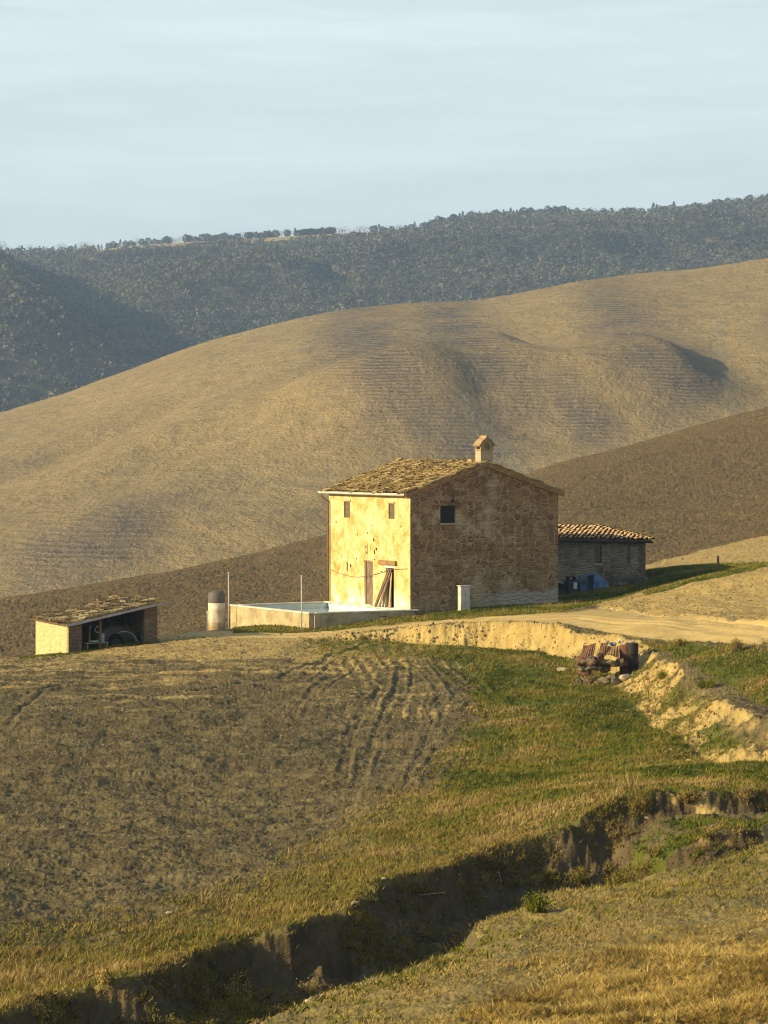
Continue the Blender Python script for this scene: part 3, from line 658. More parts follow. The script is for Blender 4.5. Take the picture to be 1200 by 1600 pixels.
stonemat('stone_wall', [(0.20, 0.108, 0.050), (0.28, 0.158, 0.074), (0.34, 0.205, 0.100), (0.41, 0.285, 0.155)], (0.52, 0.41, 0.25), scale=(2.6, 2.6, 4.9), patch=0.54)
stonemat('grey_stone_wall', [(0.17, 0.135, 0.09), (0.24, 0.19, 0.13), (0.30, 0.24, 0.165), (0.34, 0.28, 0.20)], (0.36, 0.295, 0.205), scale=(2.2, 2.2, 6.5), patch=0.48, low_plaster=False)
stonemat('brick_wall', [(0.17, 0.11, 0.065), (0.21, 0.135, 0.08), (0.26, 0.17, 0.10), (0.29, 0.21, 0.13)], (0.30, 0.23, 0.16), scale=(3.5, 3.5, 11), patch=0.62, low_plaster=False)
m_, t, b = newmat('shed_plaster', 0.9, 0.1)
v = t.coord('Object'); bs = t.noise(t.coord('Object', scale=(1, 1, 5)), 2.2, 5, 0.7)
c = t.ramp(bs, [(0.3, (0.42, 0.30, 0.13)), (0.6, (0.66, 0.53, 0.29))]); s = t.sep(v)
c = t.mix(t.ramp(t.math('SINE', t.math('ADD', t.math('MULTIPLY', s[2], 42.0), t.math('MULTIPLY', bs, 6.0))), [(0.6, 0), (0.98, 0.28)]), c, (0.36, 0.27, 0.14)); t.put(b.inputs['Base Color'], c)
t.put(b.inputs['Normal'], t.bump(bs, 0.6, 0.04))
m_, t, b = newmat('pool_concrete', 0.9, 0.15)
v = t.coord('Object'); a = t.noise(v, 1.3, 6, 0.7)
c = t.ramp(a, [(0.35, (0.24, 0.19, 0.11)), (0.5, (0.42, 0.34, 0.20)), (0.68, (0.58, 0.49, 0.30))])
dr = t.noise(t.coord('Object', scale=(2.5, 2.5, 0.2)), 2.0, 4, 0.7)
c = t.mix(t.ramp(dr, [(0.54, 0), (0.70, 0.55)]), c, (0.40, 0.29, 0.12))
t.put(b.inputs['Base Color'], c); t.put(b.inputs['Normal'], t.bump(a, 0.5, 0.03))
simple('pool_rim', (0.74, 0.70, 0.60), (0.52, 0.47, 0.37), 2.5, bump=0.4)
simple('pool_lining', (0.66, 0.74, 0.76), (0.50, 0.56, 0.55), 1.0, 0.6)
m_, t, b = newmat('water', 0.06, 0.5)
t.put(b.inputs['Base Color'], (0.28, 0.46, 0.55)); b.inputs['IOR'].default_value = 1.33
t.put(b.inputs['Normal'], t.bump(t.noise(t.coord('Object', scale=(1, 3, 1)), 3, 3, 0.6), 0.12, 0.02))
def tilemat(name, cols, lichen, lich_amt, scale=2.2):
    m_, t, b = newmat(name, 0.92, 0.1)
    v = t.coord('Object'); r_ = t.attr('rnd')
    c = t.ramp(r_, [(0.0, cols[0]), (0.4, cols[1]), (0.75, cols[2]), (1.0, cols[3])])
    n = t.noise(v, scale, 6, 0.72); n2 = t.noise(v, 14, 4, 0.7)
    c = t.mix(t.math('MULTIPLY', t.ramp(n, [(0.40, 0), (0.58, 1)]), lich_amt), c, lichen)
    c = t.mix(t.ramp(n2, [(0.50, 0), (0.66, 0.6)]), c, (0.07, 0.055, 0.035))
    t.put(b.inputs['Base Color'], c); t.put(b.inputs['Normal'], t.bump(n2, 0.9, 0.03))
tilemat('old_roof_tile', [(0.12, 0.080, 0.035), (0.34, 0.23, 0.09), (0.56, 0.40, 0.16), (0.76, 0.58, 0.27)], (0.56, 0.42, 0.16), 0.38)
tilemat('clay_roof_tile', [(0.38, 0.22, 0.11), (0.48, 0.30, 0.15), (0.55, 0.38, 0.20), (0.64, 0.48, 0.28)], (0.42, 0.34, 0.2), 0.3)
tilemat('broken_roof_tile', [(0.09, 0.06, 0.035), (0.26, 0.18, 0.08), (0.52, 0.37, 0.17), (0.80, 0.63, 0.36)], (0.14, 0.12, 0.06), 0.6)
simple('dark_shutter', (0.045, 0.035, 0.030), (0.022, 0.018, 0.016), 5, 0.7)
simple('worn_shutter', (0.20, 0.155, 0.11), (0.12, 0.09, 0.065), 7, 0.85)
m_, t, b = newmat('old_door_wood', 0.9, 0.15)
a = t.noise(t.coord('Object', scale=(9, 9, 0.9)), 2.0, 6, 0.7)
t.put(b.inputs['Base Color'], t.ramp(a, [(0.3, (0.10, 0.062, 0.042)), (0.5, (0.19, 0.125, 0.085)), (0.72, (0.42, 0.34, 0.27))]))
simple('plank_wood', (0.20, 0.13, 0.075), (0.08, 0.05, 0.03), 3, 0.9)
simple('pale_wood', (0.52, 0.40, 0.25), (0.34, 0.25, 0.14), 3, 0.9)
simple('beam_wood', (0.40, 0.24, 0.10), (0.20, 0.11, 0.05), 4, 0.9)
simple('dark_inside', (0.02, 0.017, 0.014), None, 3)
simple('gutter_metal', (0.66, 0.62, 0.56), (0.50, 0.46, 0.40), 3, 0.5)
simple('brown_pipe', (0.22, 0.14, 0.09), (0.12, 0.075, 0.05), 4, 0.6)
simple('black_cable', (0.03, 0.028, 0.025), None, 3)
simple('chimney_plaster', (0.50, 0.39, 0.25), (0.33, 0.25, 0.155), 3.5, bump=0.5)
simple('chimney_brick', (0.42, 0.30, 0.16), (0.24, 0.165, 0.09), 6, bump=0.5)
simple('cabinet_white', (0.66, 0.62, 0.56), (0.46, 0.40, 0.33), 3, 0.8)
simple('tank_dark', (0.15, 0.14, 0.12), (0.10, 0.09, 0.08), 2, 0.6)
m_, t, b = newmat('tank_concrete', 0.85, 0.2)
a = t.noise(t.coord('Object', scale=(1, 1, 0.6)), 3.0, 6, 0.7)
s = t.sep(t.coord('Object'))
c = t.ramp(a, [(0.35, (0.50, 0.43, 0.31)), (0.6, (0.70, 0.64, 0.50))])
c = t.mix(t.ramp(t.math('ADD', t.math('MULTIPLY', s[2], 0.8), t.math('MULTIPLY', a, 0.8)), [(0.55, 0.85), (1.15, 0)]), c, (0.30, 0.21, 0.09))
t.put(b.inputs['Base Color'], c)
simple('pole_paint', (0.56, 0.53, 0.49), (0.42, 0.38, 0.33), 2, 0.6)
simple('post_wood', (0.24, 0.17, 0.10), (0.12, 0.08, 0.05), 5)
simple('fascia', (0.46, 0.44, 0.42), (0.30, 0.28, 0.27), 3, 0.7)

# ------------------------------------------------------------ generic wall panel with real openings
def panel(mb, o, ex, ez, wd, ht, holes, nrm, rev=0.22, nx=1):
    o, ex, ez, nrm = (np.array(q, float) for q in (o, ex, ez, nrm))
    xs = sorted({0.0, wd, *[h[0] for h in holes], *[h[1] for h in holes]}); zs = sorted({0.0, ht, *[h[2] for h in holes], *[h[3] for h in holes]})
    pt = lambda x, z, d=0.0: tuple(o + ex*x + ez*z - nrm*d)
    for i in range(len(xs)-1):
        for j in range(len(zs)-1):
            xm, zm = (xs[i]+xs[i+1])/2, (zs[j]+zs[j+1])/2
            if any(h[0] < xm < h[1] and h[2] < zm < h[3] for h in holes): continue
            mb.quad(pt(xs[i], zs[j]), pt(xs[i+1], zs[j]), pt(xs[i+1], zs[j+1]), pt(xs[i], zs[j+1]))
    for a, c, z0, z1 in holes:
        mb.quad(pt(a, z0), pt(a, z1), pt(a, z1, rev), pt(a, z0, rev)); mb.quad(pt(c, z0), pt(c, z1), pt(c, z1, rev), pt(c, z0, rev))
        mb.quad(pt(a, z0), pt(c, z0), pt(c, z0, rev), pt(a, z0, rev)); mb.quad(pt(a, z1), pt(c, z1), pt(c, z1, rev), pt(a, z1, rev))
def tiles(name, o, along, down, nrm, La, Ld, mat, parent, sp=0.22, row=0.36, r=0.085, jit=0.03, rot=0.06, lift=0.02, miss=0.0, under=True, rr=1):
    """rows of half-round tiles laid on a slope: along = eave direction, down = down the slope"""
    rg = np.random.default_rng(rr); o, along, down, nrm = (np.array(q, float) for q in (o, along, down, nrm))
    V, F, A = [], [], []; k = 0; na = int(La/sp); nd = int(math.ceil(Ld/row)); seg = 5
    for i in range(na):
        ax = (i+0.5)*La/na; off = rg.normal(0, jit*0.6)
        for j in range(nd):
            if rg.random() < miss: continue
            d0 = Ld - (j+1)*row*1.0 - 0.06; d1 = Ld - j*row + 0.05
            if d0 < -0.1: d0 = -0.05
            a0 = ax + off + rg.normal(0, jit); a1 = ax + off + rg.normal(0, jit)
            h0 = lift + rg.normal(0, jit*0.4); h1 = lift + 0.045 + rg.normal(0, jit*0.5); rn = rg.random(); rj = r*(1+rg.normal(0, 0.06))
            for (aa, dd, hh, q) in ((a0, d0, h0, 0.85), (a1, d1 + rg.normal(0, jit), h1, 1.0)):
                for s_ in range(seg+1):
                    w = math.pi*s_/seg; V.append(o + along*(aa - math.cos(w)*rj*q) + down*dd + nrm*(hh + math.sin(w)*rj*q)); A.append(rn)
            for s_ in range(seg):
                F.append((k+s_, k+s_+1, k+seg+1+s_+1, k+seg+1+s_))
            k += 2*(seg+1)
    return npmesh(name, V, F, mat, parent, attrs={'rnd': A})

# ------------------------------------------------------------ farmhouse (local x along the gable wall, y along the front wall away from us)
TH = R(30); G = np.array([math.cos(TH), math.sin(TH)]); L_ = np.array([-math.sin(TH), math.cos(TH)]); C0 = np.array([1.243, 120.0])
HW, HL, HE, HR = 8.42, 8.0, 5.62, 7.02
def onplane(px, py, axis, C=C0, g=G, l=L_):           # photo pixel on the front wall ('f') or gable wall ('g') -> local (distance along wall, z)
    u = (px-600)/FPX; d = np.array([u, 1.0]); n_ = g if axis == 'f' else l
    tt = (C @ n_)/(d @ n_); p_ = d*tt - C; return float(p_ @ (l if axis == 'f' else g)), ZC-(py-YH)/FPX*tt
def rect(p0, p1, axis):
    a, z1 = onplane(*p0, axis); b_, z0 = onplane(*p1, axis); return (min(a, b_), max(a, b_), min(z0, z1), max(z0, z1))
house = empty('farmhouse', (C0[0], C0[1], 0), TH, 'two storey stone farmhouse with sunlit yellow front wall, mossy roof and arched chimney', 'farmhouse')
ZB = -1.2
rw1 = rect((537.5, 784), (547, 809), 'f'); rw2 = rect((607, 787), (616.5, 811), 'f')
rd1 = rect((569.5, 875), (582.5, 947), 'f'); rd2 = rect((603, 887), (615.5, 951), 'f'); rgw = rect((688, 790), (711.5, 817), 'g')
rd1 = (rd1[0], rd1[1], 0.03, rd1[3]); rd2 = (rd2[0], rd2[1], 0.03, rd2[3])
print('openings', rw1, rw2, rd1, rd2, rgw)
w = MB()
panel(w, (0, 0, ZB), (0, 1, 0), (0, 0, 1), HL, HE-ZB, [(h[0], h[1], h[2]-ZB, h[3]-ZB) for h in (rw1, rw2, rd1, rd2)], (-1, 0, 0), 0.28)
w.build('front_wall', MATS['yellow_plaster'], house)
w = MB()
panel(w, (0, 0, ZB), (1, 0, 0), (0, 0, 1), HW, HE-ZB, [(rgw[0], rgw[1], rgw[2]-ZB, rgw[3]-ZB)], (0, -1, 0), 0.25)
w.poly([(0, 0, HE), (HW, 0, HE), (HW/2, 0, HR-0.14)])
w.quad((HW, 0, ZB), (HW, HL, ZB), (HW, HL, HE), (HW, 0, HE)); w.poly([(0, HL, ZB), (HW, HL, ZB), (HW, HL, HE), (HW/2, HL, HR-.14), (0, HL, HE)])
gw_ = w.build('stone_wall', MATS['stone_wall'], house)
w = MB(); w.box(0.30, HW-0.3, 0.30, HL-0.3, 0, HE-0.1); w.build('dark_interior', MATS['dark_inside'], house)
# roof
ov, ovg = 0.30, 0.14
slope = (HR-HE)/(HW/2); cs_, sn_ = 1/math.hypot(1, slope), slope/math.hypot(1, slope)
roof = MB()
for sgn in (-1, 1):
    xe = HW/2 + sgn*(HW/2+ov); ze = HR - slope*(HW/2+ov)
    n_seg = 6
    y0, y1 = -ovg, HL+ovg
    A0, A1, B1, B0 = (HW/2, y0, HR), (HW/2, y1, HR), (xe, y1, ze), (xe, y0, ze)
    T = 0.10
    roof.quad(A0, A1, B1, B0); roof.quad(*[(p[0], p[1], p[2]-T) for p in (A0, A1, B1, B0)])
    roof.quad(A0, B0, (B0[0], B0[1], B0[2]-T), (A0[0], A0[1], A0[2]-T)); roof.quad(A1, B1, (B1[0], B1[1], B1[2]-T), (A1[0], A1[1], A1[2]-T))
    roof.quad(B0, B1, (B1[0], B1[1], B1[2]-T), (B0[0], B0[1], B0[2]-T))
rf = roof.build('roof', MATS['beam_wood'], house)
Ls = (HW/2+ov)/cs_
tiles('roof_tiles', (HW/2, -ovg-0.02, HR+0.0), (0, 1, 0), (-cs_, 0, -sn_), (-sn_, 0, cs_), HL+2*ovg+0.04, Ls+0.04, MATS['old_roof_tile'], rf, jit=0.055, r=0.10, lift=0.015, rr=11)
tiles('roof_tiles', (HW/2, -ovg-0.02, HR+0.0), (0, 1, 0), (cs_, 0, -sn_), (sn_, 0, cs_), HL+2*ovg+0.04, Ls+0.04, MATS['old_roof_tile'], rf, jit=0.03, r=0.10, lift=0.015, rr=12)
V, F, A = [], [], []                          # sagging ridge tiles
for i in range(22):
    y0 = 0.75 + i*(HL-0.55)/22; y1 = y0 + 0.42; zz_ = HR+0.03-0.10*math.sin(math.pi*(i+.5)/22)+random.uniform(-.02, .03); xo = HW/2 + random.uniform(-.03, .03); rn = random.random(); k = len(V)
    for y, q in ((y0, 1), (y1, .9)):
        for s_ in range(7):
            w_ = math.pi*s_/6; V.append((xo-math.cos(w_)*.14*q, y, zz_+math.sin(w_)*.13*q)); A.append(rn)
    F += [(k+s_, k+s_+1, k+8+s_, k+7+s_) for s_ in range(6)]
npmesh('ridge_tiles', V, F, MATS['old_roof_tile'], rf, attrs={'rnd': A})
rg = np.random.default_rng(5); V, F, A = [], [], []   # moss and lichen tufts on the tiles
for i in range(2600):
    y = rg.uniform(-ovg, HL+ovg); dd = rg.uniform(0, Ls); hh = rg.uniform(.02, .10); sz = rg.uniform(.03, .09); k = len(V)
    base = np.array([HW/2-cs_*dd, y, HR-sn_*dd+0.10]); 
    if fbm(np.array([y]), np.array([dd]), 0.8, 3)[0] < -0.05: continue
    for q in range(4):
        th = q*math.pi/2+rg.uniform(0, 1); V.append(base+np.array([math.cos(th)*sz, math.sin(th)*sz, rg.uniform(-.02, .01)])); A.append(rg.random()*0+0.35)
    V.append(base+np.array([0, 0, hh*.7])); A.append(0.6); F += [(k, k+1, k+4), (k+1, k+2, k+4), (k+2, k+3, k+4), (k+3, k, k+4)]
npmesh('roof_moss', V, F, MATS['old_roof_tile'], rf, attrs={'rnd': A})
rk = MB()                                     # verge course under the gable edge
for sgn in (-1, 1):
    rk.bar((HW/2, -0.05, HR-0.16), (HW/2+sgn*(HW/2+ov-.03), -0.05, HR-0.16-slope*(HW/2+ov-.03)), 0.13, 0.10)
rk.build('verge_course', MATS['beam_wood'], rf)
g_ = MB(); ze = HR - slope*(HW/2+ov) - 0.03; xe = -ov-0.06
pr = [(-0.07, .05), (-0.06, -.03), (0, -.07), (0.06, -.03), (0.07, .05)]
for i in range(4):
    a, c = pr[i], pr[i+1]
    g_.quad((xe+a[0], -.1, ze+a[1]), (xe+c[0], -.1, ze+c[1]), (xe+c[0], HL+.38, ze+c[1]), (xe+a[0], HL+.38, ze+a[1]))
g_.build('gutter', MATS['gutter_metal'], house)
p_ = MB(); p_.tube([(xe, HL+.12, ze-.08), (xe, HL+.12, ze-.22), (-.09, HL-.10, ze-.50), (-.09, HL-.10, 3.0), (-.09, HL-.10, 0.05)], 0.05, 8)
p_.build('downspout', MATS['brown_pipe'], house, True)
cb = MB(); pts = []
for i in range(25):
    s_ = i/24; y = HL-.15 - s_*(HL-.35); pts.append((-0.03, y, 1.62 - 0.30*math.sin(math.pi*min(1, s_*1.25))*(1-s_*.3) + 0.55*max(0, s_-.35)))
cb.tube(pts, 0.013, 4); cb.build('wall_cable', MATS['brown_pipe'], house)
# small shuttered windows in the front wall
for r_ in (rw1, rw2):
    f_ = MB(); y0, y1, z0, z1 = r_
    f_.box(0.08, 0.12, y0+.002, y1-.002, z0+.002, z1-.002); fr_ = f_.build('window', MATS['worn_shutter'], house)
    s2 = MB(); nsl = 12
    for i in range(nsl):
        z = z0+.06+(z1-z0-.12)*i/(nsl-1); s2.box(0.055, 0.078, y0+.04, y1-.04, z-.014, z+.018)
    s2.build('shutter_slats', MATS['worn_shutter'], fr_)
    s3 = MB(); s3.box(-0.05, -0.002, y0-.07, y1+.07, z1+.02, z1+.10); s3.build('lintel_stone', MATS['chimney_plaster'], fr_)
# doors
y0, y1, z0, z1 = rd1; d_ = MB(); nb_ = 5
for i in range(nb_):
    a = y0+.04+(y1-y0-.08)*i/nb_; c_ = a+(y1-y0-.08)/nb_-.012; d_.box(0.10+random.uniform(0, .01), 0.14, a, c_, z0+.03, z1-.06)
dd = d_.build('door', MATS['old_door_wood'], house)
f_ = MB(); f_.box(.06, .15, y0+.001, y0+.045, z0, z1); f_.box(.06, .15, y1-.045, y1-.001, z0, z1); f_.box(.06, .15, y0+.05, y1-.05, z1-.055, z1-.002); f_.build('door_frame', MATS['pale_wood'], dd)
f_ = MB(); f_.box(-0.16, 0.10, y0-.08, y1+.08, 0.0, 0.085); f_.build('doorstep', MATS['pool_rim'], house)
y0, y1, z0, z1 = rd2
d_ = MB(); d_.box(.12, .16, y1-.30, y1-.04, z0+.03, z1-.05); od = d_.build('broken_door_leaf', MATS['old_door_wood'], house)
f_ = MB(); f_.box(.05, .13, y0+.001, y0+.05, z0, z1); f_.box(.05, .13, y1-.05, y1-.001, z0, z1); f_.build('door_frame', MATS['pale_wood'], od)
f_ = MB(); f_.box(-0.02, 0.0, y0-.12, y1+.12, z1+.003, z1+.14); f_.build('door_surround', MATS['pool_rim'], house)
a0, zl = onplane(594, 878, 'f'); a1, _ = onplane(620.5, 878, 'f'); lo, hi = min(a0, a1), max(a0, a1)
f_ = MB(); f_.box(-0.13, 0.10, lo, hi, zl-.11, zl+.10, 0.015); f_.build('lintel_beam', MATS['beam_wood'], house, bevel=.02)
# gable window with dark shutters
x0, x1, z0, z1 = rgw; f_ = MB(); f_.box(x0+.002, x1-.002, .12, .16, z0+.002, z1-.002); gwn = f_.build('window', MATS['dark_shutter'], house)
for a, c_ in ((x0+.02, (x0+x1)/2-.012), ((x0+x1)/2+.012, x1-.02)):
    s2 = MB(); s2.box(a, a+.04, .06, .10, z0+.02, z1-.02); s2.box(c_-.04, c_, .06, .10, z0+.02, z1-.02)
    for i in range(12):
        z = z0+.05+(z1-z0-.1)*i/11; s2.box(a+.041, c_-.041, .065, .095, z-.013, z+.018)
    s2.build('shutter', MATS['dark_shutter'], gwn)
s3 = MB(); s3.box(x0-.03, x1+.03, -.05, .05, z0-.07, z0-.002); s3.build('sill', MATS['chimney_plaster'], gwn)
lx, lz = onplane(706, 779, 'g'); s3 = MB(); s3.tube([(lx+.05, -.002, lz+.25), (lx+.02, -.12, lz+.1), (lx-.02, -.14, lz-.05)], 0.022, 6); s3.tube([(lx-.03, -.14, lz-.17), (lx-.02, -.14, lz-.04)], [0.10, .04], 8)
s3.build('wall_lamp', MATS['black_cable'], house)
# scars, vents and holes of the old plaster on the front wall
for px, py, w2_, h2_ in ((542.5, 884, .055, .28), (548, 884, .05, .10), (573.5, 864, .05, .07), (574, 856, .018, .22), (579.5, 856, .015, .17), (585, 862, .04, .12), (588, 858, .06, .08), (570.5, 854.5, .045, .05), (574.5, 832.5, .03, .05), (584, 843, .05, .10), (557, 873, .04, .04), (585, 874.5, .05, .03), (534, 869, .02, .09), (522, 880, .02, .10), (596, 893, .10, .02), (586, 845, .03, .05)):
    hs = MB(); y, z = onplane(px, py, 'f'); k = len(hs.v); nn = 9
    hs.v.append((-0.004, y, z)); rr_ = random.Random(int(px*7+py))
    for q in range(nn):
        th = 2*math.pi*q/nn; m = rr_.uniform(.75, 1.2); hs.v.append((-0.004, y+math.cos(th)*w2_*m*1.4, z+math.sin(th)*h2_*m))
    hs.f += [(k, k+1+q, k+1+(q+1) % nn) for q in range(nn)]
    hs.build('plaster_hole', MATS['dark_shutter'], house)
# chimney, flush with the gable
chx = HW/2 + 0.06; cw, cd = 0.345, 0.46
zb0 = HR-.22; zt = 7.58
ch = MB(); ch.box(chx-cw, chx+cw, -0.045, cd, zb0, zt); chim = ch.build('chimney', MATS['chimney_plaster'], rf)
bnd = MB(); bnd.box(chx-cw-.035, chx+cw+.035, -.08, cd+.035, zt+.001, zt+.06)
def arch_profile(rad, hgt, base, n=8, ptd=1.0):
    out = []
    for i in range(n+1):
        s_ = i/n; x = -rad + 2*rad*s_; out.append((x, base + hgt*(1-abs(2*s_-1)**2.0)**0.62))
    return out
zc0 = zt+.06
for y in (-.045, cd-.10):                     # two end walls with a pointed opening
    capm = MB()
    op = [(-.15, zc0), (-.15, zc0+.14), (-.12, zc0+.24), (-.06, zc0+.32), (0, zc0+.36), (.06, zc0+.32), (.12, zc0+.24), (.15, zc0+.14), (.15, zc0)]
    ou = [(-cw, zc0), (-cw, zc0+.20), (-.30, zc0+.30), (-.16, zc0+.43), (0, zc0+.52), (.16, zc0+.43), (.30, zc0+.30), (cw, zc0+.20), (cw, zc0)]
    for yy in (y, y+.10):
        for i in range(8): capm.quad((chx+op[i][0], yy, op[i][1]), (chx+op[i+1][0], yy, op[i+1][1]), (chx+ou[i+1][0], yy, ou[i+1][1]), (chx+ou[i][0], yy, ou[i][1]))
    for pr_ in (op, ou):
        for i in range(8): capm.quad((chx+pr_[i][0], y, pr_[i][1]), (chx+pr_[i+1][0], y, pr_[i+1][1]), (chx+pr_[i+1][0], y+.10, pr_[i+1][1]), (chx+pr_[i][0], y+.10, pr_[i][1]))
    if y < 0: capm.box(chx-.035, chx+.035, -.02, .03, zc0, zc0+.34)
    capm.build('arched_vent', MATS['chimney_brick'], chim)
bnd.build('brick_band', MATS['chimney_brick'], chim)
ct = MB(); lo_ = [(-cw-.12, zc0+.17), (-.34, zc0+.34), (-.20, zc0+.475), (-.08, zc0+.545), (-.07, zc0+.66), (.07, zc0+.66), (.08, zc0+.545), (.20, zc0+.475), (.34, zc0+.34), (cw+.12, zc0+.17)]
li = [(-cw-.09, zc0+.14), (-.315, zc0+.305), (-.18, zc0+.43), (-.05, zc0+.50), (-.05, zc0+.50), (.05, zc0+.50), (.05, zc0+.50), (.18, zc0+.43), (.315, zc0+.305), (cw+.09, zc0+.14)]
for i in range(9):
    a, c_, d2, e2 = lo_[i], lo_[i+1], li[i+1], li[i]
    ys = (-.10, cd+.06)
    q = [(chx+a[0], ys[0], a[1]), (chx+c_[0], ys[0], c_[1]), (chx+d2[0], ys[0], d2[1]), (chx+e2[0], ys[0], e2[1])]; q2 = [(x, ys[1], z) for x, _, z in q]
    ct.poly(q); ct.poly(q2); ct.quad(q[0], q[1], q2[1], q2[0]); ct.quad(q[2], q[3], q2[3], q2[2])
ct.build('chimney_cap', MATS['chimney_brick'], chim)
an = MB(); an.tube([(HW/2, 6.2, HR), (HW/2-.05, 6.1, HR+.25), (HW/2-.10, 6.3, HR+.5)], [.02, .015, .008], 4); an.tube([(HW/2-.04, 6.1, HR+.22), (HW/2-.3, 6.3, HR+.34)], .01, 4); an.tube([(HW/2-.06, 6.15, HR+.3), (HW/2-.02, 5.8, HR+.42)], .01, 4)
tw = an.build('dry_twig', MATS['plank_wood']); tw.location = (C0[0], C0[1], 0); tw.rotation_euler = (0, 0, TH)
tag(tw, 'dry dark twig growing out of the farmhouse roof ridge', 'twig')

# planks leaning in the second doorway
def leaning(name, p0, p1, w_, th_, mat, label):
    o = MB().bar(p0, p1, w_, th_, up=(1, 0, 0)).build(name, mat); o.location = (C0[0], C0[1], 0); o.rotation_euler = (0, 0, TH); return tag(o, label, 'plank', 'planks leaning in the doorway')
ya, za = onplane(596.5, 948, 'f'); yb, zb = onplane(609, 889, 'f'); yc, _ = onplane(601, 948, 'f')
leaning('wooden_plank', (-.36, ya, 0.04), (-.03, yb, zb), .20, .04, MATS['plank_wood'], 'dark brown plank leaning left of the open doorway, the outermost one')
leaning('wooden_plank', (-.30, yc, 0.04), (.0, yb-.08, zb-.05), .16, .04, MATS['old_door_wood'], 'narrower brown plank leaning close beside the outermost plank at the open doorway')
ye, _ = onplane(611.5, 950, 'f'); leaning('wooden_plank', (-.12, ye, 0.04), (.04, ye+.04, 1.75), .12, .03, MATS['pale_wood'], 'pale upright board standing inside the open doorway')

# ------------------------------------------------------------ pool (a raised basin against the front wall)
zt_ = 0.055
Q0, Q1, Q2, Q3 = [np.array(q) for q in ((-3.48, 117.8), (-7.50, 123.85), (-2.98, 126.75), (1.50, 119.75))]
Q2 = C0 + L_*7.75 - G*0.02; Q3 = C0 + np.array([0.20, -0.10])
pool = empty('swimming_pool', (Q0[0], Q0[1], -1.0), 0, 'raised concrete basin with pale rim and water in front of the yellow farmhouse wall', 'pool')
def wallseg(name, a, b_, inn, thick, z0, z1, mat, par):
    n_ = np.array([-(b_-a)[1], (b_-a)[0]]); n_ /= np.linalg.norm(n_)
    if n_ @ (inn-a) < 0: n_ = -n_
    mb = MB(); of = Q0; k = 0
    for z in (z0, z1):
        for p in (a, b_, b_+n_*thick, a+n_*thick): mb.v.append((p[0]-of[0], p[1]-of[1], z+1.0))
    mb.f += [(0, 3, 2, 1), (4, 5, 6, 7)] + [(i, (i+1) % 4, 4+(i+1) % 4, 4+i) for i in range(4)]
    return mb.build(name, mat, par)
cen = (Q0+Q1+Q2+Q3)/4
def inset(q, d): v_ = cen-q; return q + v_/np.linalg.norm(v_)*d
zw = -1.6
wallseg('left_wall', Q0, Q1, cen, 0.25, zw, zt_-.072, MATS['pool_concrete'], pool)
u01 = (Q1-Q0)/np.linalg.norm(Q1-Q0)
w_ = wallseg('right_wall', Q0+u01*.0+np.array([.262, .03]), Q3, cen, 0.25, zw, zt_-.076, MATS['pool_concrete'], pool)
wallseg('back_wall', Q1+(Q2-Q1)*.055, Q2, cen, 0.22, zw, zt_-.074, MATS['pool_lining'], pool)
wallseg('house_side_wall', Q2-(Q2-Q3)*.035, Q3-(Q3-Q2)*.05, cen, 0.34, zw, zt_-.073, MATS['pool_lining'], pool)
rim = MB()
def rimseg(a, b_, wi, wo, z0, z1):
    n_ = np.array([-(b_-a)[1], (b_-a)[0]]); n_ /= np.linalg.norm(n_)
    if n_ @ (cen-a) < 0: n_ = -n_
    k = len(rim.v)
    for z in (z0, z1):
        for p in (a-n_*wo, b_-n_*wo, b_+n_*wi, a+n_*wi): rim.v.append((p[0]-Q0[0], p[1]-Q0[1], z+1.0))
    rim.f.extend([(k, k+3, k+2, k+1), (k+4, k+5, k+6, k+7)] + [(k+i, k+(i+1) % 4, k+4+(i+1) % 4, k+4+i) for i in range(4)])
u03 = (Q3-Q0)/np.linalg.norm(Q3-Q0)
rimseg(Q0-u01*.03, Q1+u01*.03, .30, .035, zt_-.07, zt_)
rimseg(Q0+u03*.33, Q3+u03*.22, .29, .035, zt_-.070, zt_-.003)
rimseg(Q1+(Q2-Q1)*.075, Q2-(Q2-Q1)*.10, .26, .035, zt_-.07, zt_-.005)
rimseg(Q2-(Q2-Q3)*.002, Q3-(Q3-Q2)*.045, .44, 0.0, zt_-.07, zt_-.002)
rim.build('rim', MATS['pool_rim'], pool, bevel=.012)
vent = MB(); ctr = Q0+u03*3.55*(Q3-Q0).dot(u03)/5.1; n_ = np.array([u03[1], -u03[0]])
cc = ctr-Q0 + n_*0.012 + np.array([0, 0.0])
for dz in (0, .07, .14):
    p = cc - u03*.22; q = cc + u03*.22; vent.bar((p[0], p[1], .62+dz), (q[0], q[1], .62+dz), .05, .03)
vent.build('vent_grille', MATS['dark_shutter'], pool)
qq = [inset(q, .22) for q in (Q0, Q1, Q2, Q3)]
wm = npmesh('pool_water', [(q[0], q[1], zt_-.33) for q in qq], [(0, 3, 2, 1)], MATS['water'], kind='structure')

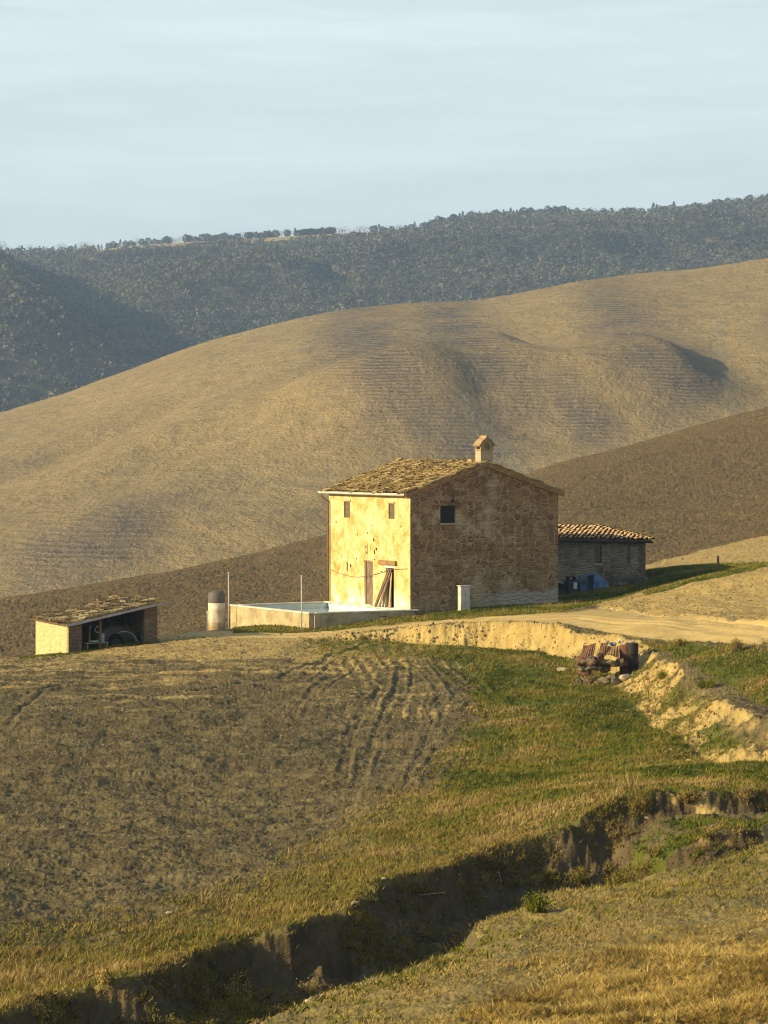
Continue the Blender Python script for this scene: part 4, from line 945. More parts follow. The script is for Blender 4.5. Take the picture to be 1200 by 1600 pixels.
# ------------------------------------------------------------ poles, tank, cabinet, post
for px, pyb, pyt, Y, lab in ((471, 985, 900, 117.35, 'thin grey pole in front of the near corner of the pool'), (357, 983, 895, 123.2, 'thin grey pole between the cylindrical tank and the pool')):
    x, _, _z = P(px, pyb, Y); zg = gz(x, Y); top = P(px, pyt, Y)[2]
    o = empty('metal_pole', (x, Y, zg), 0, lab, 'pole', 'poles beside the pool'); MB().tube([(0, 0, -.2), (0.01, 0, (top-zg)*.5), (0, 0, top-zg)], 0.030, 8).build('shaft', MATS['pole_paint'], o, True)
    MB().tube([(0, 0, top-zg+.001), (0, 0, top-zg+.03)], .048, 8).build('cap', MATS['pole_paint'], o)
xt, Yt = (338.5-600)/FPX*124.3, 124.3; zg = gz(xt, Yt); ztop = P(338, 922, Yt)[2]; Ht = ztop-zg; zs = P(338, 941.5, Yt)[2]-zg
tank = empty('water_tank', (xt, Yt, zg), 0, 'upright cylindrical tank left of the pool, dark domed top over pale lower half', 'tank')
MB().lathe([(.40, -.3), (.405, 0), (.405, .45), (.415, .47), (.405, .49), (.405, zs*.72), (.42, zs*.74), (.42, zs-.01)], 32).build('tank_body', MATS['tank_concrete'], tank, True)
lid = MB().lathe([(.405, zs-.009), (.41, zs+.02), (.41, zs+.42), (.395, zs+.47), (.33, zs+.53), (.2, zs+.575), (.06, zs+.59)], 32).build('tank_lid', MATS['tank_dark'], tank, True)
MB().lathe([(.05, zs+.585), (.05, zs+.63), (.03, zs+.64)], 12).build('cap', MATS['tank_dark'], lid)
vl = MB(); vl.box(-.50, -.40, -.1, .05, Ht*.42, Ht*.50); vl.tube([(-.45, -.03, Ht*.42), (-.46, -.03, 0)], .02, 6); vl.build('outlet_pipe', MATS['pole_paint'], tank)
x, Y = (725-600)/FPX*120.55, 120.55; zg = gz(x, Y)-.05; ztop = P(725, 914.5, Y)[2]
cab = empty('utility_cabinet', (x, Y, zg), TH*.9, 'white upright meter cabinet on the grass before the shaded stone gable', 'cabinet')
hb = ztop-zg; MB().box(-.25, .25, -.13, .16, 0, hb-.05).build('housing', MATS['cabinet_white'], cab, bevel=.01)
MB().box(-.29, .29, -.17, .20, hb-.049, hb).build('cap_slab', MATS['cabinet_white'], cab, bevel=.01)
db_ = MB().box(-.19, .19, -.145, -.131, hb*.30, hb-.12).build('cabinet_door', MATS['cabinet_white'], cab); MB().box(-.02, .03, -.155, -.146, hb*.62, hb*.66).build('latch', MATS['dark_shutter'], db_)
x, Y = (1122-600)/FPX*131.0, 131.0; zt2 = P(1122, 868, Y)[2]; zg = gz(x, Y)
tag(MB().tube([(0, 0, -.3), (.01, 0, (zt2-zg)*.5), (-.02, 0, zt2-zg)], [.07, .065, .06], 7).build('fence_post', MATS['post_wood']), 'short weathered wooden post standing in the shade beyond the dirt mound', 'post').location = (x, Y, zg)

# ------------------------------------------------------------ low annex behind the gable's right end
TA = R(24); GA_ = np.array([math.cos(TA), math.sin(TA)]); LA_ = np.array([-math.sin(TA), math.cos(TA)])
CA = C0 + G*HW + L_*6.3                      # starts on the farmhouse's hidden right wall
uR = (1008-600)/FPX; tA = ((uR*CA[1]-CA[0])/(GA_[0]-uR*GA_[1])); AW = float(tA); CR = CA+GA_*AW
zeL = ZC-(842-YH)/FPX*(CA[1]); zeR = ZC-(846-YH)/FPX*CR[1]; print('annex', CA, CR, AW, zeL, zeR)
annex = empty('stone_annex', (CA[0], CA[1], 0), TA, 'low grey stone annex with bright tiled lean-to roof on the right of the farmhouse', 'outbuilding')
def onA(px, py): 
    u = (px-600)/FPX; d = np.array([u, 1.0]); tt = (CA @ LA_)/(d @ LA_); p = d*tt-CA; return float(p @ GA_), ZC-(py-YH)/FPX*tt
xa, zb_ = onA(928, 853); xb, za_ = onA(940, 880); zb_, za_ = max(za_, zb_), min(za_, zb_)
zev = (zeL+zeR)/2
w = MB(); panel(w, (-1.0, 0, -1), (1, 0, 0), (0, 0, 1), AW+1.0, zeR+1, [(xa+1, xb+1, za_+1, zb_+1)], (0, -1, 0), .22)
w.quad((-1, 0, zeR), (AW, 0, zeR), (AW, 0, zeR+.001), (-1, 0, zeL+.05))
w.quad((AW, 0, -1), (AW, 5.5, -1), (AW, 5.5, zeR+.55), (AW, 0, zeR)); w.quad((-1, 5.5, -1), (AW, 5.5, -1), (AW, 5.5, zeR+.55), (-1, 5.5, zeR+.7))
w.build('stone_wall', MATS['grey_stone_wall'], annex)
bq = MB()
for i in range(12):
    z0 = -0.3+i*(zeR+.3)/12; o_ = .0 if i % 2 else .10; bq.box(AW-.34-o_, AW+.012, -.025, .25, z0+.01, z0+(zeR+.3)/12-.008)
bq.build('corner_quoins', MATS['brick_wall'], annex)
f_ = MB(); f_.box(xa+.002, xb-.002, .14, .18, za_+.002, zb_-.002); wn = f_.build('window', MATS['dark_shutter'], annex)
f_ = MB(); f_.box(xa+.03, (xa+xb)/2-.008, .09, .13, za_+.03, zb_-.03); f_.box((xa+xb)/2+.008, xb-.03, .09, .13, za_+.03, zb_-.03); f_.build('shutter', MATS['worn_shutter'], wn)
f_ = MB(); f_.box(xa-.06, xb+.06, -.06, .05, za_-.08, za_-.003); f_.build('sill', MATS['chimney_plaster'], wn)
ra = MB(); e = .28; sl = .085; Ld = 5.8
def rz(x, y): return (zeL+.06 + (zeR-zeL)*(x/AW)) + (y+e)*sl
c4 = [(-1.0, -e), (AW+e, -e), (AW+e, Ld), (-1.0, Ld)]
ra.poly([(x, y, rz(x, y)) for x, y in c4]); ra.poly([(x, y, rz(x, y)-.09) for x, y in c4])
for i in range(4):
    a, c_ = c4[i], c4[(i+1) % 4]; ra.quad((a[0], a[1], rz(*a)), (c_[0], c_[1], rz(*c_)), (c_[0], c_[1], rz(*c_)-.09), (a[0], a[1], rz(*a)-.09))
rfa = ra.build('roof', MATS['plank_wood'], annex)
ax_ = np.array([AW+e+1.0, 0, rz(AW+e, 0)-rz(-1, 0)]); La = np.linalg.norm(ax_); ax_ /= La; dn = np.array([0, -1, -sl]); dn /= np.linalg.norm(dn)
nn = np.cross(ax_, dn); nn = nn if nn[2] > 0 else -nn
tiles('roof_tiles', (-1.0, Ld, rz(-1, Ld)), ax_, dn, nn, La, (Ld+e)*1.004+.05, MATS['clay_roof_tile'], rfa, sp=.27, row=.42, r=.115, jit=.018, lift=.02, rr=31)
tiles('verge_tiles', (AW+e-.1, Ld, rz(AW+e, Ld)+.02), ax_, dn, nn, .30, (Ld+e)*1.0, MATS['old_roof_tile'], rfa, sp=.3, row=.42, r=.12, jit=.02, rr=32)
gt = MB(); gt.tube([(-.9, -e-.05, rz(-1, -e)-.09), (AW+e, -e-.05, rz(AW+e, -e)-.09)], .055, 6); gt.build('gutter', MATS['dark_shutter'], annex)
pxd, _ = onA(982.5, 850); dp = MB(); dp.tube([(pxd, -e-.05, rz(pxd, -e)-.12), (pxd, -.07, rz(pxd, -e)-.32), (pxd, -.07, zeR-1.25)], .045, 6); dp.build('downspout', MATS['brown_pipe'], annex)

# ------------------------------------------------------------ open shed on the left
CS = np.array([(107-600)/FPX*112.0, 112.0]); TS = R(26); GS = np.array([math.cos(TS), math.sin(TS)]); LS = np.array([-math.sin(TS), math.cos(TS)])
uS = (246-600)/FPX; SW = float((uS*CS[1]-CS[0])/(GS[0]-uS*GS[1])); uL = (40-600)/FPX; SL = float((uL*CS[1]-CS[0])/(LS[0]-uL*LS[1]))
zn = ZC-(1021-YH)/FPX*CS[1]; zl0 = ZC-(977-YH)/FPX*CS[1]-zn; CSr = CS+GS*SW; zr0 = ZC-(944-YH)/FPX*CSr[1]-zn; print('shed', CS, SW, SL, zn, zl0, zr0)
shed = empty('open_shed', (CS[0], CS[1], zn), TS, 'low open fronted shed with bright end wall and broken tiled roof, full of junk', 'shed')
SLd = min(SL, 4.6)
w = MB(); w.box(0, .28, 0.01, SLd, -1.0, zl0-.02); w.build('end_wall', MATS['shed_plaster'], shed)
def sz_(x): return zl0 + (zr0-zl0)*x/SW
w = MB()
def slopebox(x0, x1, y0, y1, z0):
    k = len(w.v)
    for x, y in ((x0, y0), (x1, y0), (x1, y1), (x0, y1)): w.v.append((x, y, z0))
    for x, y in ((x0, y0), (x1, y0), (x1, y1), (x0, y1)): w.v.append((x, y, sz_(x)-.03))
    w.f.extend([(k, k+3, k+2, k+1), (k+4, k+5, k+6, k+7)] + [(k+i, k+(i+1) % 4, k+4+(i+1) % 4, k+4+i) for i in range(4)])
slopebox(.0, .62, -.02, .26, -1.0); w.build('front_pier', MATS['brick_wall'], shed)
w = MB(); slopebox(SW-.62, SW, 0, .30, -1.0)
w.build('front_pier', MATS['brick_wall'], shed)
w = MB(); slopebox(.281, SW-.281, SLd-.25, SLd, -1); slopebox(SW-.28, SW, .301, SLd, -1); w.build('back_wall', MATS['grey_stone_wall'], shed)
w = MB(); slopebox(1.47, 1.56, .05, .14, -.3); w.build('prop_post', MATS['plank_wood'], shed)
rs = MB(); c4 = [(-.16, -.20), (SW+.18, -.20), (SW+.18, SLd+.15), (-.16, SLd+.15)]
rs.poly([(x, y, sz_(x)+.06) for x, y in c4]); rs.poly([(x, y, sz_(x)-.01) for x, y in c4])
for i in range(4):
    a, c_ = c4[i], c4[(i+1) % 4]; rs.quad((a[0], a[1], sz_(a[0])+.06), (c_[0], c_[1], sz_(c_[0])+.06), (c_[0], c_[1], sz_(c_[0])-.01), (a[0], a[1], sz_(a[0])-.01))
rfs = rs.build('roof', MATS['plank_wood'], shed)
dn = np.array([-SW, 0, -(zr0-zl0)]); dn /= np.linalg.norm(dn); al = np.array([0, 1.0, 0]); nn = np.cross(al, dn); nn = nn if nn[2] > 0 else -nn
tiles('roof_tiles', (SW+.2, -.22, sz_(SW+.2)+.06), al, dn, nn, SLd+.4, (SW+.38)/abs(dn[0]), MATS['broken_roof_tile'], rfs, sp=.24, row=.36, r=.10, jit=.055, lift=.02, miss=.06, rr=41)
fb = MB(); fb.bar((-.17, -.235, sz_(-.17)+.02), (SW+.19, -.235, sz_(SW+.19)+.02), .03, .11, up=(0, 0, 1)); fb.build('fascia_board', MATS['fascia'], rfs)
def shedpt(px, py, dy):                      # local point inside the shed, dy metres behind its front plane
    u = (px-600)/FPX; d = np.array([u, 1.0]); tt = (CS @ LS + dy)/(d @ LS); p = d*tt-CS; return float(p @ GS), dy, ZC-(py-YH)/FPX*tt-zn
def putS(o): o.location = (CS[0], CS[1], zn); o.rotation_euler = (0, 0, TS); return o
simple('steel_blue', (0.42, 0.48, 0.55), (0.25, 0.29, 0.34), 3, 0.5); simple('rubber', (0.02, 0.02, 0.02), None, 3, 0.8)
simple('white_plastic', (0.72, 0.72, 0.70), (0.55, 0.54, 0.50), 3, 0.6); simple('sacking', (0.34, 0.29, 0.22), (0.2, 0.17, 0.13), 3)
simple('blue_tarp', (0.17, 0.26, 0.42), (0.07, 0.11, 0.19), 3, 0.5, bump=.8, bscale=5); simple('dark_green_metal', (0.05, 0.075, 0.07), (0.03, 0.04, 0.04), 3, 0.6)
simple('rusty_metal', (0.26, 0.13, 0.060), (0.12, 0.065, 0.035), 5, 0.85); simple('rubble_stone', (0.27, 0.21, 0.12), (0.13, 0.10, 0.06), 4, bump=.6); simple('grey_stone', (0.17, 0.145, 0.11), (0.08, 0.07, 0.055), 4, bump=.6)
simple('white_stone', (0.56, 0.48, 0.33), (0.40, 0.33, 0.21), 4, bump=.4); simple('red_tile', (0.24, 0.14, 0.08), (0.14, 0.08, 0.05), 4)
# junk inside the shed
a = shedpt(184, 992, .9); fe = MB(); n_ = 12
for k_ in range(n_):
    t0, t1 = k_/n_, (k_+1)/n_
    def fp(s_, o_): th = math.pi*(0.62-0.56*s_); return (a[0]+.30+(.62+o_)*math.cos(th)*1.1, a[1], .02+(.78+o_)*math.sin(th))
    for y_ in (0, .34):
        p0, p1, q1, q0 = fp(t0, 0), fp(t1, 0), fp(t1, .05), fp(t0, .05)
        fe.quad(*[(p[0], p[1]+y_, p[2]) for p in (p0, p1, q1, q0)])
    for o_ in (0, .05):
        p0, p1 = fp(t0, o_), fp(t1, o_); fe.quad(p0, p1, (p1[0], p1[1]+.34, p1[2]), (p0[0], p0[1]+.34, p0[2]))
tag(putS(fe.build('metal_fender', MATS['steel_blue'])), 'curved pale blue metal fender lying on its edge inside the open shed', 'fender')
wh = MB(); c_ = shedpt(181, 1000, 1.3)
for k_ in range(20):
    pass
pts = [(c_[0]+.30*math.cos(w2), c_[1]+.02*math.sin(w2), .30+.30*math.sin(w2)) for w2 in np.linspace(0, 2*math.pi, 21)]
wh.tube(pts, .09, 8, cap=False); ty = empty('old_wheel', (CS[0], CS[1], zn), TS, 'black tyre standing behind the curved fender in the shed', 'wheel'); wh.build('tyre', MATS['rubber'], ty, True)
MB().tube([(c_[0], c_[1]-.06, .30), (c_[0], c_[1]+.06, .30)], .20, 14).build('rim', MATS['dark_green_metal'], ty)
c_ = shedpt(183, 1006, .45); tag(putS(MB().lathe([(.12, 0), (.19, .12), (.21, .14), (.18, .13), (.02, .02)], 20, (c_[0], c_[1])).build('wash_basin', MATS['white_plastic'], None, True)), 'white upturned basin on the grass at the shed opening', 'basin')
c_ = shedpt(185, 985, 2.2); tag(putS(MB().lump((c_[0], c_[1], .55), (.95, .45, .55), 3, .25, 3).build('cloth_heap', MATS['sacking'], None, True)), 'large beige covered heap at the back of the open shed', 'heap')
tb = empty('work_table', (CS[0], CS[1], zn), TS, 'low rough wooden table under white scraps at the left of the shed opening', 'table'); c_ = shedpt(150, 1003, .7)
MB().box(c_[0]-.55, c_[0]+.50, .45, .95, .36, .40).build('tabletop', MATS['pale_wood'], tb)
for x_ in (c_[0]-.5, c_[0]+.42):
    for y_ in (.48, .88): MB().box(x_, x_+.06, y_, y_+.05, -.1, .359).build('leg', MATS['pale_wood'], tb)
tag(putS(MB().lump((c_[0]-.12, .68, .45), (.24, .16, .055), 2, .3, 8).build('white_cloth', MATS['white_plastic'], None, True)), 'crumpled white cloth on the low shed table', 'cloth')
tag(putS(MB().box(c_[0]+.18, c_[0]+.36, .6, .66, .405, .80, .02).bar((c_[0]+.1, .7, .41), (c_[0]+.30, .7, .80), .12, .03).build('folding_frame', MATS['steel_blue'])), 'pale blue folded metal frame standing on the shed table', 'frame')
tag(putS(MB().bar((c_[0]-.35, .62, .405), (c_[0]-.22, .9, 1.12), .14, .03, up=(1, 0, 0)).build('leaning_board', MATS['pale_wood'])), 'pale board leaning upright at the left inside the shed', 'board')
rg_ = MB(); pts = [(c_[0]+.14+.13*math.cos(w2), .85, .95+.14*math.sin(w2)) for w2 in np.linspace(0, 2*math.pi, 17)]; rg_.tube(pts, .025, 6, cap=False)
tag(putS(rg_.build('round_hoop', MATS['pole_paint'], None, True)), 'round grey hoop hanging above the shed table', 'hoop')
c_ = shedpt(218, 1000, .7); bk = MB().lathe([(.13, .02), (.19, .30), (.20, .31), (.17, .29), (.1, .05)], 16, (c_[0], c_[1])); tag(putS(bk.build('plastic_bucket', MATS['steel_blue'], None, True)), 'pale blue bucket near the right pier inside the shed', 'bucket')
c2_ = shedpt(224, 990, .95); tag(putS(MB().lathe([(.06, .42), (.09, .44), (.09, .62), (.03, .68), (.03, .74)], 12, (c2_[0], c2_[1])).build('plastic_bottle', MATS['white_plastic'], None, True)), 'white bottle on a box beside the right pier of the shed', 'bottle')
tag(putS(MB().box(c2_[0]-.25, c2_[0]+.22, .80, 1.2, -.05, .415, .02).build('storage_box', MATS['dark_green_metal'], None, bevel=.02)), 'dark box under the white bottle beside the right shed pier', 'box')

# ------------------------------------------------------------ junk along the annex wall
def atA(px, py, dy):
    u = (px-600)/FPX; d = np.array([u, 1.0]); tt = (CA @ LA_ + dy)/(d @ LA_); p = d*tt; return p[0], p[1], ZC-(py-YH)/FPX*tt
def put(o, x, y, z=None, rz_=0.0): o.location = (x, y, gz(x, y) if z is None else z); o.rotation_euler = (0, 0, rz_); return o
x, y, z = atA(892, 935, -1.5); zg = gz(x, y)
st = empty('iron_stove', (x, y, zg-.03), TA, 'dark green box stove with white panel and black tray on top', 'stove')
MB().box(-.27, .27, -.25, .25, .08, .74).build('body', MATS['dark_green_metal'], st, bevel=.015); MB().box(.02, .22, -.262, -.252, .30, .66).build('white_panel', MATS['white_plastic'], st)
for sx in (-1, 1):
    for sy in (-1, 1): MB().box(sx*.24-.02, sx*.24+.02, sy*.22-.02, sy*.22+.02, -.05, .079).build('leg', MATS['dark_green_metal'], st)
tr_ = MB(); tr_.box(-.20, .20, -.15, .15, .745, .77); tr_.box(-.20, -.17, -.15, .15, .771, .92); tr_.box(.17, .20, -.15, .15, .771, .92); tr_.box(-.20, .20, -.15, .15, .921, .94); tr_.build('top_tray', MATS['rubber'], st)
x2, y2, _ = atA(875, 935, -1.3)
ob = MB(); ob.poly([(-.35, -.3, .35), (.38, -.3, .52), (.38, .3, .52), (-.35, .3, .62)]).poly([(-.35, -.3, .30), (.38, -.3, .47), (.38, .3, .47), (-.35, .3, .57)]); ob.box(-.32, .34, -.25, .25, 0, .30)
tag(put(ob.build('covered_crate', MATS['dark_green_metal']), x2+.05, y2, None, TA), 'dark crate half hidden at the gable corner, left of the green stove', 'crate')
ob = MB(); ob.poly([(-.42, -.36, .72), (.1, -.42, .56), (.25, .1, .58), (-.3, .2, .86)]); ob.poly([(-.42, -.36, .70), (.1, -.42, .54), (.25, .1, .56), (-.3, .2, .84)])
tag(put(ob.build('metal_sheet', MATS['steel_blue']), x2+.02, y2, None, TA), 'small light blue sheet lying on the dark crate at the gable corner', 'sheet')
x, y, z = atA(914, 935, -1.5)
ca = MB(); ca.poly([(-.42, -.3, .55), (-.1, -.3, .80), (.42, -.3, .88), (.42, .3, .88), (-.1, .3, .80), (-.42, .3, .55)]); ca.box(-.42, -.37, -.3, .3, 0, .55); ca.box(.35, .42, -.3, .3, 0, .86); ca.box(-.36, .34, .22, .3, 0, .5)
tag(put(ca.build('tarpaulin_frame', MATS['blue_tarp']), x, y, None, TA), 'blue sheet draped over a small frame right of the green stove', 'tarpaulin')
x, y, z = atA(935, 920, -.85); tag(put(MB().lump((0, 0, .35), (.62, .42, .55), 3, .22, 21).build('blue_barrel_cover', MATS['blue_tarp'], None, True), x, y, z-.15), 'bulging blue tarpaulin bundle against the annex wall under the window', 'tarpaulin')
x, y, z = atA(957, 912, -.7)
tag(put(MB().bar((-.35, 0, .75), (.42, .1, .18), .16, .14).build('wooden_block', MATS['plank_wood']), x, y, z-.12), 'thick dark timber lying slanted on the stones by the annex wall', 'timber')
x, y, z = atA(946, 905, -.45); tag(put(MB().bar((-.2, 0, .1), (.0, .3, 1.0), .30, .04, up=(1, 0, 0)).build('leaning_board', MATS['pale_wood']), x, y, z-.3), 'grey flat board leaning on the annex wall behind the blue bundle', 'board')
for i, (px, py, r_, lab) in enumerate(((966, 925, .30, 'rounded grey stone right of the slanted timber by the annex'), (975, 915, .42, 'largest grey stone of the heap by the annex wall'), (984, 918, .34, 'dark grey stone in the middle of the heap by the annex'), (994, 916, .38, 'grey stone near the brick corner of the annex'), (1004, 914, .28, 'small end stone of the heap at the annex corner'), (950, 928, .22, 'small stone in front of the slanted timber by the annex'))):
    x, y, z = atA(px, py, -.9+.15*(i % 3)); zg = gz(x, y); tag(put(MB().lump((0, 0, r_*.5), (r_, r_*.8, r_*.75), 2, .3, 60+i).build('rubble_stone', MATS['grey_stone']), x, y, max(zg, z-.2)-.05), lab, 'stone', 'stones along the annex wall')
x, y, z = atA(945, 940, -2.2); put(tag(MB().tube([(0, 0, -.1), (.02, 0, 1.3)], .022, 5).build('thin_stake', MATS['post_wood']), 'thin upright stake in the shaded grass before the annex', 'stake'), x, y)

# ------------------------------------------------------------ rusty sheets and rubble on the slope below the road
Yp = 98.4
def atP(px, py, dy=0.0): Y_ = Yp+dy; return ((px-600)/FPX*Y_, Y_, ZC-(py-YH)/FPX*Y_)
def sheet(name, quadpx, dys, mat, label, wave=6, amp=.009):
    c_ = [np.array(atP(px, py, dy)) for (px, py), dy in zip(quadpx, dys)]      # top-left, top-right, bottom-right, bottom-left
    nx, ny = wave*6, 4; V = []; nrm = np.cross(c_[1]-c_[0], c_[3]-c_[0]); nrm /= np.linalg.norm(nrm)
    for s_ in (0, 1):
        for j in range(ny+1):
            for i in range(nx+1):
                u_, v_ = i/nx, j/ny; p = (c_[0]*(1-u_)+c_[1]*u_)*(1-v_)+(c_[3]*(1-u_)+c_[2]*u_)*v_
                V.append(p + nrm*(amp*math.sin(u_*wave*2*math.pi)+.012*s_ + .03*math.sin(3*v_+5*u_)))
    F = []; o_ = (nx+1)*(ny+1)
    for j in range(ny):
        for i in range(nx):
            a_ = j*(nx+1)+i; F += [(a_, a_+1, a_+nx+2, a_+nx+1), (o_+a_, o_+a_+nx+1, o_+a_+nx+2, o_+a_+1)]
    return tag(npmesh(name, V, F, mat, smooth=True), label, 'metal sheet', 'rusty sheets on the slope')
simple('brown_rust', (0.17, 0.085, 0.045), (0.07, 0.04, 0.025), 4, 0.85)
sheet('corrugated_sheet', [(912, 1008), (931, 1006), (926, 1029), (904, 1030)], (.9, .9, -.3, -.3), MATS['rusty_metal'], 'leftmost rusty brown corrugated sheet leaning on the rubble pile')
sheet('corrugated_sheet', [(939, 1004), (950, 1003), (948, 1023), (935, 1023)], (.8, .8, -.1, -.1), MATS['rusty_metal'], 'narrow orange rusty sheet in the middle of the rubble pile', 4)
sheet('corrugated_sheet', [(950, 1009), (969, 1010), (967, 1027), (947, 1023)], (.6, .6, -.15, -.1), MATS['beam_wood'], 'tan weathered sheet right of the narrow orange one on the pile', 5)
for px, r_, h_, lab in ((977, .22, .86, 'dark rusty drum left of the darkest one at the right end of the pile'), (987, .26, .92, 'tallest and darkest drum at the right end of the rubble pile')):
    x, y, _ = atP(px, 1020, .5); dz = gz(x, y); h_ = atP(px, 1003 if px > 980 else 1006, .5)[2]-dz; dr_ = empty('rusty_drum', (x, y, dz-.05), 0.3, lab, 'drum', 'drums of the rubble pile')
    MB().lathe([(r_, 0), (r_, h_*.33), (r_+.015, h_*.34), (r_, h_*.36), (r_, h_*.66), (r_+.015, h_*.67), (r_, h_*.69), (r_, h_), (r_-.02, h_+.01), (r_-.03, h_-.04)], 18).build('drum_body', MATS['brown_rust'] if r_ < .25 else MATS['dark_shutter'], dr_, True)
    MB().lathe([(r_*.3, h_+.0), (r_*.5, h_+.06), (.02, h_+.09)], 8).build('lid_scrap', MATS['white_stone'], dr_)
x, y, _ = atP(958, 1010, .9); tag(put(MB().lump((0, 0, 0), (.15, .10, .07), 2, .3, 5).build('plastic_bag', MATS['steel_blue'], None, True), x, y, atP(958, 1009, .4)[2]), 'pale blue plastic bag on top of the rubble pile', 'bag')
k = 0
for px, py, r_, mt, lab in ((921, 1036, .24, 'red_tile', 'brown broken block below the leftmost rusty sheet'), (934, 1037, .26, 'rubble_stone', 'tan round stone under the middle of the pile'), (945, 1041, .20, 'rubble_stone', 'small tan stone low in the middle of the pile'), (952, 1034, .28, 'rubble_stone', 'tan block under the tan weathered sheet'), (917, 1044, .20, 'grey_stone', 'grey stone lowest at the left foot of the pile'), (962, 1036, .26, 'grey_stone', 'dark stone in the shadow below the tan sheet'),
                        (975, 1036, .22, 'white_stone', 'cream stone in the grass right below the drums'), (949, 1003, .12, 'white_stone', 'small white stone on top of the orange sheet'), (906, 1037, .16, 'grey_stone', 'grey stone left of the brown block at the pile'), (929, 1049, .16, 'grey_stone', 'dark little stone in the grass before the pile'), (969, 1002, .12, 'white_stone', 'small white stone on top of the rubble pile by the drums')):
    x, y, z = atP(px, py, -.35 if py > 1030 else .8); zg = gz(x, y); zz_ = zg-.04 if py > 1030 else z-r_*.5
    tag(put(MB().lump((0, 0, r_*.45), (r_, r_*.8, r_*.7), 2, .35, 80+k).build('rubble_stone', MATS[mt]), x, y, zz_), lab, 'stone', 'stones of the rubble pile'); k += 1
core = atP(945, 1041, .30); tag(put(MB().lump((0, 0, .12), (.70, .30, .16), 3, .3, 99).build('rubble_heap', MATS['grey_stone']), core[0], core[1], core[2]), 'low mound of rubble carrying the rusty sheets', 'rubble')
rr_ = random.Random(4)
for i in range(26):
    px = rr_.uniform(908, 972); py = rr_.uniform(1030, 1045) if i % 3 else rr_.uniform(1024, 1034); r_ = rr_.uniform(.09, .24); x, y, z = atP(px, py, rr_.uniform(-.35, .15)); zg = gz(x, y)
    tag(put(MB().lump((0, 0, r_*.2), (r_*rr_.uniform(.8, 1.3), r_, r_*rr_.uniform(.5, .9)), 2, .4, 300+i).build('rubble_stone', MATS[rr_.choice(['grey_stone', 'brown_rust', 'grey_stone', 'plank_wood', 'rubble_stone'])]), x, y, max(z-.12, zg-.05), rr_.uniform(0, 6)), 'dark broken rubble packed together under the rusty sheets', 'stone', 'packed rubble under the sheets')
for i, (px, py, r_, lab) in enumerate(((880, 1049, .17, 'flat white stone lying in the grass left of the rubble pile'), (1076, 1190, .07, 'pale stone in the green grass near the right edge, left of the clay bank'), (1048, 1172, .06, 'small yellowish stone in the grass of the middle slope'),
        (265, 1428, .06, 'tiny white stone on the grassy edge of the field, left of centre'), (373, 1402, .07, 'small white stone beside the dry grass above the ravine'), (553, 1416, .06, 'tiny pale stone just above the ravine edge'), (487, 1562, .07, 'small white stone in green grass of the ravine bottom'), (1010, 1278, .05, 'white stone on the small grassy shelf at the right'), (975, 1590, .04, 'white stone in the straw at the lower edge'), (600, 1380, .05, 'small light pebble above the dark bank'), (57, 1024, .08, 'flat stone before the bright shed wall'), (1000, 1262, .08, 'small grey stone on the shelf under the dark overhang'))):
    h_ = hit(px, py); tag(put(MB().lump((0, 0, r_*.3), (r_*1.3, r_, r_*.6), 2, .3, 120+i).build('loose_stone', MATS['white_stone']), h_[0], h_[1], h_[2]-.01), lab, 'stone', 'loose pale stones')
# ------------------------------------------------------------ vegetation and loose cover
m_, t, b = newmat('grass_blade', 0.85, 0.1)
t.put(b.inputs['Base Color'], t.ramp(t.attr('hue'), [(0.0, (0.045, 0.068, 0.006)), (0.3, (0.130, 0.140, 0.014)), (0.5, (0.215, 0.190, 0.026)), (0.75, (0.22, 0.155, 0.052)), (1.0, (0.42, 0.31, 0.12))]))
m_, t, b = newmat('straw_blade', 0.85, 0.15)
t.put(b.inputs['Base Color'], t.ramp(t.attr('hue'), [(0.0, (0.10, 0.065, 0.016)), (0.4, (0.27, 0.190, 0.045)), (1.0, (0.56, 0.42, 0.14))]))
m_, t, b = newmat('clod_soil', 0.95, 0.1)
t.put(b.inputs['Base Color'], t.ramp(t.attr('hue'), [(0.0, (0.07, 0.055, 0.03)), (0.6, (0.16, 0.125, 0.068)), (1.0, (0.32, 0.25, 0.13))]))
cellx = np.diff(cols)[None, :]*(Yg[:-1, :-1]/FPX); celly = np.diff(rows)[:, None]*np.ones_like(cellx); AREA = cellx*celly
view = (PXg[:-1, :-1] > -60) & (PXg[:-1, :-1] < 1260) & (PYf[:-1, :-1] < 1650)
def scatter(density, nmax, seed):
    rg = np.random.default_rng(seed); w_ = (density[:-1, :-1]*AREA*view); tot = w_.sum(); nn = int(min(nmax, rg.poisson(tot)))
    cum = np.cumsum(w_.ravel()); k = np.searchsorted(cum, rg.uniform(0, cum[-1], nn)); j, i = np.unravel_index(np.clip(k, 0, w_.size-1), w_.shape)
    u, v = rg.random(nn), rg.random(nn); px = cols[i]+u*(cols[i+1]-cols[i]); Y = rows[j]+v*(rows[j+1]-rows[j])
    x = (px-600)/FPX*Y; z = (Z[j, i]*(1-u)+Z[j, i+1]*u)*(1-v)+(Z[j+1, i]*(1-u)+Z[j+1, i+1]*u)*v
    print('scatter', int(tot), nn); return x, Y, z, j, i, rg
